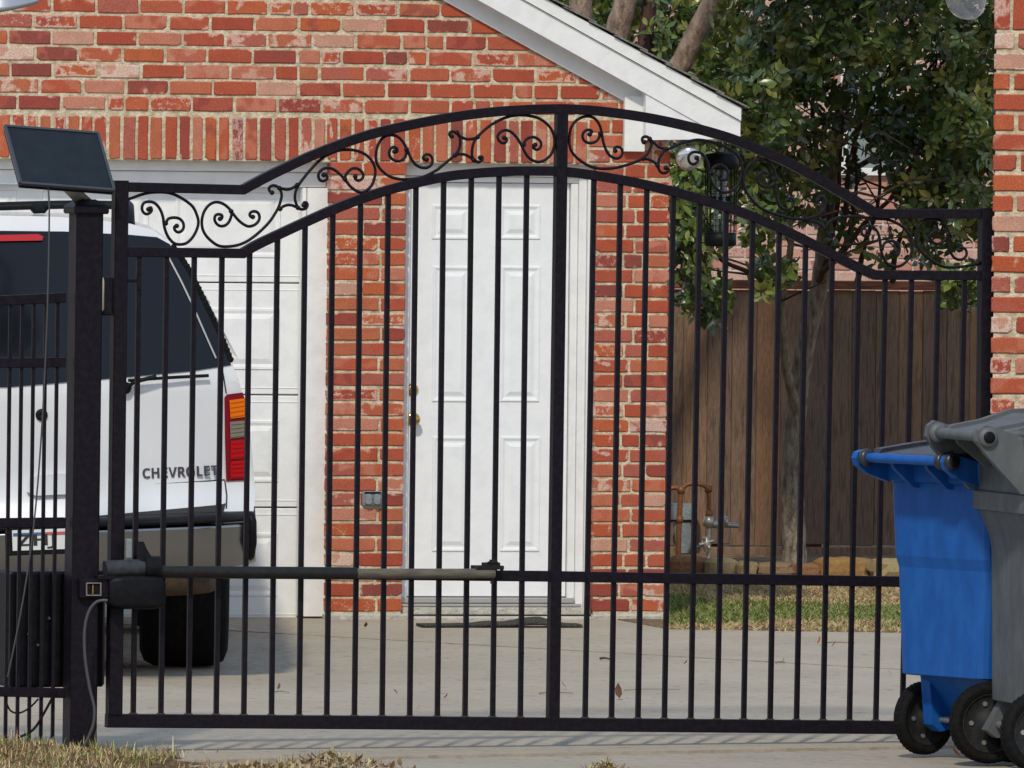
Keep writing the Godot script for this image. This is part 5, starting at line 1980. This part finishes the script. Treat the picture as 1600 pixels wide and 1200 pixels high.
func pillar() -> void:
	var pt := deep(1547, 640, 34.95)
	var t := turned(-6.0, Vector3(pt.x, 0, pt.z))
	var p := thing("brick_pillar", "tall red brick pillar beside the right end of the iron gate", "pillar", t)
	var top := 3.2
	var w := 0.62
	obj("core", box(Vector3(0.008, -0.1, -0.6), Vector3(w - 0.008, top, -0.007), 0.002), M.mortar, p)
	var core: Node3D = p.get_child(0)
	var sol := loc(t, 1570, 52).y
	var n := int(sol / 0.0755)
	var pitch := sol / n
	for i in n:
		var y := i * pitch
		if y < loc(t, 1570, 760).y:
			continue
		var cut := 0.105 + rng.randf_range(-0.006, 0.006) if i % 2 == 0 else 0.205 - 0.03 + rng.randf_range(-0.02, 0.02)
		if i % 2 == 0: cut = 0.068 + rng.randf_range(-0.012, 0.03)
		brick_at(core, 0.0, cut, y + 0.0165, y + pitch, 0.0, 0.2)
		var x := cut + 0.0165
		while x < w - 0.03:
			var x1 := minf(x + 0.2 + rng.randf_range(-0.015, 0.01), w)
			brick_at(core, x, x1, y + 0.0165, y + pitch, 0.0)
			x = x1 + 0.0165
	var x0 := 0.0
	while x0 < w - 0.03:
		brick_at(core, x0, minf(x0 + 0.058, w), sol + 0.014, sol + 0.22, 0.0, 0.2 if x0 == 0.0 else 0.09, true)
		x0 += 0.07
	for i in 3:
		var y := sol + 0.232 + i * pitch
		brick_at(core, 0.0, 0.2, y + 0.0165, y + pitch, 0.0, 0.2)
		brick_at(core, 0.212, 0.41, y + 0.0165, y + pitch, 0.0)
		brick_at(core, 0.422, w, y + 0.0165, y + pitch, 0.0)
	obj("lower_brickwork", box(Vector3(0.002, -0.1, -0.599), Vector3(w - 0.002, loc(t, 1570, 760).y - 0.02, 0.0), 0.003), grained([srgb(150, 72, 52), srgb(190, 120, 92)], Vector3.ONE * 2, 0.03, 0.9, 0.5, 98), p)
	obj("cap_stone", box(Vector3(-0.03, top, -0.63), Vector3(w + 0.03, top + 0.07, 0.03), 0.012), M.footing, p)
	# clear flood lamp on its left side
	var lamp := thing("flood_lamp", "clear round flood bulb beside the top of the tall brick pillar", "lamp", t * Transform3D(Basis(), loc(t, 1511, -2, -0.1)))
	M.lens = mat(Color(0.80, 0.80, 0.82, 0.07), 0.02)
	M.lens.transparency = BaseMaterial3D.TRANSPARENCY_ALPHA
	var keep: Material = M.bulb
	M.bulb = mat(Color(0.72, 0.74, 0.78, 0.16), 0.03, 0.0, 0.8)
	M.bulb.transparency = BaseMaterial3D.TRANSPARENCY_ALPHA
	flood_head(lamp, Vector3(-0.35, -0.55, 0.75), 0.08)
	M.bulb = keep
	var inner := new_st()
	lathe(inner, [Vector2(0.012, -0.03), Vector2(0.03, 0.0), Vector2(0.04, 0.03), Vector2(0.036, 0.032), Vector2(0.01, 0.0)], Vector3(0.02, 0.025, -0.01), Basis.from_euler(Vector3(-0.9, 0, 0.4)), 20)
	obj("reflector", inner, M.chrome, lamp)
	var s := new_st()
	tube(s, smooth_path([Vector3(0.03, 0.07, -0.09), Vector3(0.06, 0.11, -0.12), Vector3(0.12, 0.12, -0.13)]), 0.012, 8)
	obj("bracket", s, M.grey_plastic, lamp)
	# the other lamp, at the edge of the view on the far left, high above the panel
	var far_lamp := thing("flood_lamp", "dark rimmed white lamp shade hanging high over the solar panel", "lamp", Transform3D(Basis(), deep(-10, -22, 36.0)))
	s = new_st()
	lathe(s, [Vector2(0.03, 0.16), Vector2(0.05, 0.12), Vector2(0.1, 0.05), Vector2(0.16, -0.075), Vector2(0.165, -0.095), Vector2(0.15, -0.09), Vector2(0.04, 0.06)], Vector3.ZERO, Basis.from_euler(Vector3(0.1, 0, 0.18)), 28)
	obj("shade", s, mat(srgb(170, 172, 176), 0.35, 0.5), far_lamp)
	s = new_st()
	tube(s, smooth_path([Vector3(0, 0.15, 0), Vector3(-0.05, 0.3, 0), Vector3(-0.4, 0.4, 0)]), 0.014, 8)
	obj("arm", s, M.iron, far_lamp)


# ---------------------------------------------------------------- wheeled bins
func bins() -> void:
	var blue := grained([srgb(19, 78, 148), srgb(21, 83, 156), srgb(25, 88, 162)], Vector3(1.6, 0.5, 1.6), 0.014, 0.48, 0.08, 100, false, 0.4)
	var grey := grained([srgb(80, 83, 84), srgb(86, 89, 89), srgb(94, 96, 95)], Vector3(1.6, 0.5, 1.6), 0.014, 0.5, 0.12, 101, false, 0.4)
	var lid_black := grained([srgb(34, 33, 38), srgb(48, 47, 52)], Vector3.ONE * 1.5, 0.012, 0.35, 0.08, 102, false, 0.5)
	var plain_rings := [[0.285, 0.44, -0.27, 0.245], [0.29, 0.455, -0.275, 0.255], [0.66, 0.492, -0.345, 0.262], [0.70, 0.500, -0.355, 0.274], [0.955, 0.515, -0.385, 0.284], [0.962, 0.545, -0.41, 0.308], [1.035, 0.55, -0.415, 0.315]]
	var belt_rings := [[0.20, 0.42, -0.26, 0.235], [0.205, 0.435, -0.265, 0.245], [0.68, 0.465, -0.33, 0.248], [0.72, 0.475, -0.335, 0.254], [0.80, 0.505, -0.36, 0.284], [0.804, 0.528, -0.375, 0.30], [0.86, 0.528, -0.38, 0.30], [0.865, 0.51, -0.37, 0.288], [0.975, 0.52, -0.385, 0.29], [0.98, 0.55, -0.41, 0.308], [1.035, 0.555, -0.415, 0.315]]
	var low_lid := [[-0.44, 1.03], [-0.445, 1.05], [-0.40, 1.075], [-0.2, 1.10], [0.05, 1.098], [0.25, 1.08], [0.40, 1.062], [0.428, 1.05], [0.43, 1.038], [0.32, 1.037]]
	var high_lid := [[-0.44, 1.03], [-0.445, 1.05], [-0.40, 1.08], [-0.2, 1.105], [0.10, 1.11], [0.20, 1.106], [0.30, 1.074], [0.40, 1.056], [0.428, 1.046], [0.43, 1.038], [0.32, 1.037]]
	var low_ear := PackedVector2Array([Vector2(0.26, 0.975), Vector2(0.30, 0.955), Vector2(0.40, 0.985), Vector2(0.445, 1.015), Vector2(0.455, 1.04), Vector2(0.446, 1.06), Vector2(0.42, 1.068), Vector2(0.28, 1.033)])
	var deep_ear := PackedVector2Array([Vector2(0.25, 0.875), Vector2(0.31, 0.865), Vector2(0.43, 0.99), Vector2(0.458, 1.03), Vector2(0.452, 1.064), Vector2(0.43, 1.08), Vector2(0.40, 1.072), Vector2(0.28, 1.033)])
	bin("recycling_bin", "blue wheeled bin with black lid standing left of the grey bin", gnd(1553, 1183), -52.0, 1.07, blue, lid_black, plain_rings, low_lid, low_ear, 0.12)
	bin("rubbish_bin", "dark grey wheeled bin with grey lid at the right of the blue bin", gnd(1694, 1199), -73.0, 1.17, grey, grey, belt_rings, high_lid, deep_ear, 0.235)


func bin(called: String, label: String, at: Vector3, turn: float, k: float, m: Material, lid_m: Material, outline: Array, lid_side: Array, ear: PackedVector2Array, wheel_z: float) -> void:
	var o := thing(called, label, "wheeled bin", turned(turn, at), "wheeled bins by the gate")
	# local axes: x across, z towards the handle side
	var ring := func(y: float, w: float, z0: float, z1: float, r: float) -> PackedVector3Array:
		var out := PackedVector3Array()
		for p in rounded(w, z1 - z0, r, 4):
			out.append(Vector3(p.x, y, p.y + (z0 + z1) * 0.5) * k)
		return out
	var across := Basis(Vector3.UP, -PI * 0.5).scaled(Vector3.ONE * k)
	var axle_b := Basis(Vector3.BACK, -PI * 0.5).scaled(Vector3.ONE * k)
	var rings := []
	for q in outline:
		rings.append(ring.call(q[0], q[1], q[2], q[3], 0.05))
	var s := new_st()
	loft(s, rings, true, true, false)
	var body := obj("body", s, m, o)
	var low: float = outline[0][0]
	s = new_st()
	loft(s, [ring.call(0.06, 0.32, -0.24, 0.02, 0.04), ring.call(0.12, 0.34, -0.25, 0.06, 0.04), ring.call(0.2, 0.37, -0.255, 0.12, 0.04), ring.call(low + 0.003, 0.40, -0.26, 0.2, 0.04)], true, true, false)
	obj("base", s, m, body)
	for sx in [-1.0, 1.0]:
		s = new_st()
		prism(s, PackedVector2Array([Vector2(wheel_z - 0.09, 0.10), Vector2(wheel_z + 0.005, 0.085), Vector2(wheel_z + 0.04, 0.11), Vector2(minf(wheel_z + 0.06, 0.22), low + 0.004), Vector2(wheel_z - 0.12, low + 0.004)]), -0.024, 0.024)
		obj("axle_bracket", s, m, body, Transform3D(across, Vector3(sx * 0.165, 0, 0) * k))
	for sx in [-0.235, 0.235]:
		s = new_st()
		prism(s, ear, -0.014, 0.014)
		obj("handle_ear", s, m, body, Transform3D(across, Vector3(sx, 0, 0) * k))
	for sx in [-0.09, 0.09]:
		s = new_st()
		prism(s, PackedVector2Array([Vector2(0.28, 0.94), Vector2(0.31, 0.94), Vector2(0.4, 1.01), Vector2(0.412, 1.035), Vector2(0.3, 1.03)]), -0.008, 0.008)
		obj("handle_brace", s, m, body, Transform3D(across, Vector3(sx, 0, 0) * k))
	s = new_st()
	tube(s, PackedVector3Array([Vector3(-0.24, 1.042, 0.425) * k, Vector3(0.24, 1.042, 0.425) * k]), 0.017 * k, 12)
	obj("handle", s, m, body)
	# lid: a side outline carried across, with rounded ends and two stiffening ribs
	rings = []
	for e in [[-0.285, 0.9], [-0.27, 1.0], [0.27, 1.0], [0.285, 0.9]]:
		var pr := PackedVector3Array()
		for q in lid_side:
			var z: float = q[0]
			var wide := 1.0 if z < 0.3 else 0.78
			pr.append(Vector3(e[0] * wide, 1.035 + (q[1] - 1.035) * e[1], z * (0.98 if e[1] < 1.0 else 1.0)) * k)
		rings.append(pr)
	s = new_st()
	loft(s, rings, true, true, false)
	var lid := obj("lid", s, lid_m, o)
	for sx in [-0.175, 0.175]:
		s = new_st()
		var rp := PackedVector2Array()
		for q in lid_side:
			rp.append(Vector2(q[0] * 0.985, q[1] + (0.012 if q[1] > 1.052 else -0.004)))
		prism(s, rp, -0.02, 0.02)
		obj("lid_rib", s, lid_m, lid, Transform3D(across, Vector3(sx, 0, 0) * k))
	for sx in [-0.2, 0.2, 0.252]:
		s = new_st()
		lathe(s, [Vector2(0.02, -0.012), Vector2(0.03, -0.01), Vector2(0.031, 0.0), Vector2(0.03, 0.01), Vector2(0.019, 0.013)], Vector3(sx, 1.042, 0.425) * k, axle_b, 18)
		obj("hinge_knuckle", s, lid_m, o)
	s = new_st()
	lathe(s, [Vector2(0.0185, 0.0), Vector2(0.0185, 0.004), Vector2(0.003, 0.002)], Vector3(0.2645, 1.042, 0.425) * k, axle_b, 16)
	obj("hinge_hole", s, M.black_plastic, o)
	# wheels
	for sx in [-1.0, 1.0]:
		s = new_st()
		var c := Vector3(sx * 0.235, 0.127, wheel_z) * k
		lathe(s, [Vector2(0.092, 0.02), Vector2(0.092, -0.02), Vector2(0.098, -0.03), Vector2(0.106, -0.0285), Vector2(0.108, -0.0305), Vector2(0.118, -0.027), Vector2(0.1265, -0.014), Vector2(0.1265, 0.014), Vector2(0.118, 0.027), Vector2(0.108, 0.0305), Vector2(0.106, 0.0285), Vector2(0.098, 0.03), Vector2(0.092, 0.02)], c, axle_b, 36, true, false)
		for j in 44: # tread blocks
			var a := TAU * j / 44
			var d := Vector3(0, cos(a), sin(a))
			bev(s, c + d * 0.1265 * k, Vector3(0.03, 0.003, 0.011) * k, 0.001, Basis(Vector3.RIGHT, a))
		var wheel := obj("wheel", s, M.rubber, o)
		s = new_st()
		lathe(s, [Vector2(0.012, -0.034), Vector2(0.03, -0.03), Vector2(0.04, -0.014), Vector2(0.088, -0.018), Vector2(0.094, -0.028), Vector2(0.094, 0.028), Vector2(0.088, 0.018), Vector2(0.04, 0.014), Vector2(0.03, 0.03), Vector2(0.012, 0.034)], c, axle_b, 24)
		obj("hub", s, M.hub, wheel)
		for j in 5:
			s = new_st()
			var a := TAU * j / 5 + 0.3
			lathe(s, [Vector2(0.008, -0.021), Vector2(0.008, 0.021)], c + Vector3(0, cos(a), sin(a)) * 0.064 * k, axle_b, 8)
			obj("hub_bolt", s, M.steel, wheel)
	s = new_st()
	tube(s, PackedVector3Array([Vector3(-0.24, 0.127, wheel_z) * k, Vector3(0.24, 0.127, wheel_z) * k]), 0.011 * k, 10)
	obj("axle", s, M.steel, o)


# ---------------------------------------------------------------- small things on the ground
func litter() -> void:
	var brown := mat(srgb(92, 56, 36), 0.8)
	var rust := mat(srgb(150, 92, 46), 0.8)
	var tan_m := mat(srgb(128, 112, 84), 0.85)
	var leaves := [[968, 1093, 0.055, brown, "curled dark brown leaf lying on the concrete right of the middle gate post"], [886, 1076, 0.03, tan_m, "small drab leaf lying close beside the middle gate post"], [1276, 1008, 0.035, rust, "yellowish brown leaf lying near the far edge of the concrete by the grass"], [1298, 1012, 0.03, brown, "small dark leaf lying right of the yellowish one"], [570, 981, 0.03, brown, "small brown leaf lying at the foot of the brick pier"], [1068, 1039, 0.022, brown, "tiny dark leaf lying on the concrete in front of the grass strip"], [1220, 1038, 0.026, tan_m, "tiny drab leaf lying on the concrete below the pale trunk"], [434, 1079, 0.026, tan_m, "small pale brown leaf lying on the concrete below the rear wheel"], [622, 1085, 0.022, brown, "tiny brown leaf lying in front of the door mat"], [692, 1093, 0.026, brown, "small brown leaf lying nearest the foot of the gate pickets"], [650, 1111, 0.024, rust, "little rust coloured leaf lying just behind the bottom rail"], [1395, 1056, 0.03, tan_m, "drab leaf lying left of the blue bin"], [1502, 1183, 0.045, rust, "rust and yellow leaf caught under the blue bin wheel"], [815, 1026, 0.02, brown, "tiny leaf lying in the crack of the concrete"]]
	for l in leaves:
		var o := put("fallen_leaf", leaf_mesh, l[3])
		var at := gnd(l[0], l[1])
		var b := Basis(Vector3.UP, rng.randf() * TAU) * Basis(Vector3.RIGHT, rng.randf_range(0.5, 1.0))
		o.transform = Transform3D(b.scaled(Vector3.ONE * float(l[2]) * 1.25), at + Vector3(0, 0.004, 0))
		tag(o, l[4], "leaf", "fallen leaves on the concrete")
	var twigs := [[938, 1031, 954, 1032, 0.006, "short thick brown twig lying behind the gate near the brick pier"], [842, 1084, 896, 1084, 0.003, "thin twig lying behind the middle gate post"], [975, 1079, 1062, 1078, 0.002, "long thin straw lying on the concrete right of the curled leaf"], [1290, 1005, 1336, 1006, 0.003, "thin twig lying beside the yellowish leaf"], [1212, 1037, 1226, 1036, 0.004, "short twig lying below the pale trunk"], [430, 1082, 452, 1083, 0.003, "short straw lying near the rear wheel"]]
	for t in twigs:
		var a := gnd(t[0], t[1])
		var b := gnd(t[2], t[3])
		var s := new_st()
		var r: float = t[4]
		tube(s, smooth_path([a, a.lerp(b, 0.4) + Vector3(0, 0.004, 0.006), b]), r, 6, r * 0.6)
		var o := obj("twig", s, tan_m if r < 0.005 else brown)
		o.position = Vector3(0, r, 0)
		tag(o, t[5], "twig", "twigs on the concrete")


func verge() -> void:
	var m := mat(Color.WHITE, 0.75, 0.0, 0.3)
	m.vertex_color_use_as_albedo = true
	m.backlight_enabled = true
	m.backlight = Color(0.3, 0.26, 0.14)
	var dry := [Color(0.58, 0.42, 0.22), Color(0.48, 0.33, 0.16), Color(0.64, 0.50, 0.28), Color(0.40, 0.26, 0.14), Color(0.50, 0.44, 0.18), Color(0.33, 0.18, 0.10)]
	var green := [Color(0.15, 0.20, 0.05), Color(0.19, 0.23, 0.065), Color(0.12, 0.17, 0.04), Color(0.25, 0.26, 0.085)]
	# strip between concrete and bed: green in the middle, straw along both edges
	var places := []
	var tints := []
	var a := gnd(1040, 984)
	var b := gnd(1436, 990)
	var n := FastNoiseLite.new()
	n.seed = 3
	n.frequency = 1.6
	for i in 34000:
		var f := rng.randf() * 1.45
		var g := rng.randf()
		var at := a.lerp(b, f) + Vector3(0.02, 0, -4.4 * g)
		at.y = 0.0
		if g < 0.02 and rng.randf() < 0.5:
			continue
		var lush := n.get_noise_2d(at.x * 0.7, at.z * 0.5) * 0.16
		var is_green := g > 0.16 + lush * 1.2 - 0.1 * smoothstep(0.35, 0.0, f) and g < 0.60 + lush + 0.12 * smoothstep(0.35, 0.0, f) and rng.randf() < 0.85
		var c: Color = (green if is_green else dry)[rng.randi() % (4 if is_green else 5)]
		var h := rng.randf_range(0.018, 0.042) if is_green else rng.randf_range(0.012, 0.034)
		var bs := Basis(Vector3.UP, rng.randf() * TAU) * Basis(Vector3.RIGHT, rng.randf_range(-0.1, 0.9))
		places.append(Transform3D(bs.scaled(Vector3(0.08, h, h)), at))
		tints.append(c * rng.randf_range(0.85, 1.1) * (1.0 if is_green else 0.8))
	var strip_grass := scatter("lawn_grass", blade_mesh, m, places, tints)
	tag(strip_grass, "strip of green and straw coloured grass between concrete and edging stones", "grass")
	# dead leaves along the stones
	# dry verge in front of the fence, a low bank
	var s := new_st()
	s.set_smooth_group(0)
	var hn := FastNoiseLite.new()
	hn.seed = 21
	hn.frequency = 3.2
	var bank := func(x: float, z: float) -> float:
		var e := smoothstep(-33.98, -33.55, z) * (1.0 - smoothstep(-1.5, -1.05, x + 0.12 * hn.get_noise_1d(z * 2.0)))
		return -0.015 + e * (0.026 + 0.022 * hn.get_noise_2d(x, z) + 0.042 * smoothstep(-1.35, -2.0, x))
	var st := 0.05
	for ix in 60:
		for iz in 50:
			var x0 := -4.0 + ix * st
			var z0 := -34.0 + iz * st
			var q: Array[Vector3] = []
			for c in [[0, 1], [1, 1], [1, 0], [0, 0]]:
				var x: float = x0 + c[0] * st
				var z: float = z0 + c[1] * st
				q.append(Vector3(x, bank.call(x, z), z))
			quad(s, q[0], q[1], q[2], q[3])
	struct("verge_soil", s, grained([srgb(74, 56, 42), srgb(104, 80, 58), srgb(132, 104, 74)], Vector3.ONE * 1.5, 0.04, 0.95, 0.9, 120, true))
	places = []
	tints = []
	for i in 30000:
		var x := rng.randf_range(-3.9, -1.0)
		var z := -33.95 + 2.4 * pow(rng.randf(), 1.6)
		var y: float = bank.call(x, z)
		if y < 0.0 and rng.randf() < 0.9:
			continue
		var patch := hn.get_noise_2d(x * 1.3 + 40.0, z * 1.3) * 1.5
		if patch < -0.25 and rng.randf() < 0.8:
			continue
		var gr := rng.randf() < 0.22 + 0.3 * maxf(0.0, patch)
		var c: Color = green[rng.randi() % 4] * 1.2 if gr else dry[rng.randi() % 6]
		var h := rng.randf_range(0.014, 0.044) * (1.0 + 0.9 * patch) * (2.0 if rng.randf() < 0.06 else 1.0)
		var bs := Basis(Vector3.UP, rng.randf() * TAU) * Basis(Vector3.RIGHT, rng.randf_range(-0.1, 1.2))
		places.append(Transform3D(bs.scaled(Vector3(0.042, h, h)), Vector3(x, y - 0.003, z)))
		tints.append(c * rng.randf_range(0.6, 1.2))
	var vg := scatter("dry_grass", blade_mesh, m, places, tints)
	tag(vg, "short dry straw grass on the low bank in front of the thick gate post", "grass")
	# clumps of dead leaves and straw at the near edge of the alley
	var lm := mat(Color.WHITE, 0.8)
	lm.vertex_color_use_as_albedo = true
	var spots := [[520.0, 1196.0, 0.11, 90, "heap of dry leaves and straw at the near edge of the alley"], [945.0, 1206.0, 0.045, 30, "small tuft of dry straw at the bottom edge below the middle gate post"], [400.0, 1202.0, 0.13, 80, "low drift of dead leaves between the straw bank and the leaf heap"]]
	for sp in spots:
		places = []
		tints = []
		var o := gnd(sp[0], sp[1])
		for i in sp[3] * 5:
			var d := Vector2(rng.randfn(), rng.randfn()) * float(sp[2])
			var hgt := maxf(0.0, (0.055 if sp[2] < 0.12 else 0.02) * exp(-d.length_squared() / (sp[2] * sp[2] * 1.6))) * rng.randf()
			var bs := Basis.from_euler(Vector3(rng.randf_range(0.7, 1.6), rng.randf() * TAU, rng.randf_range(-0.6, 0.6)), EULER_ORDER_YXZ)
			var k := rng.randf_range(0.02, 0.045)
			if rng.randf() < 0.55:
				places.append(Transform3D(bs.scaled(Vector3.ONE * k), o + Vector3(d.x, hgt - 0.008, d.y * 0.6)))
			else:
				places.append(Transform3D(bs.scaled(Vector3(0.007, k * 1.6, k)), o + Vector3(d.x, hgt - 0.008, d.y * 0.6)))
			tints.append(dry[rng.randi() % 6] * rng.randf_range(0.5, 1.0))
		var h := scatter("leaf_litter", leaf_mesh, lm, places, tints)
		tag(h, sp[4], "leaf litter")
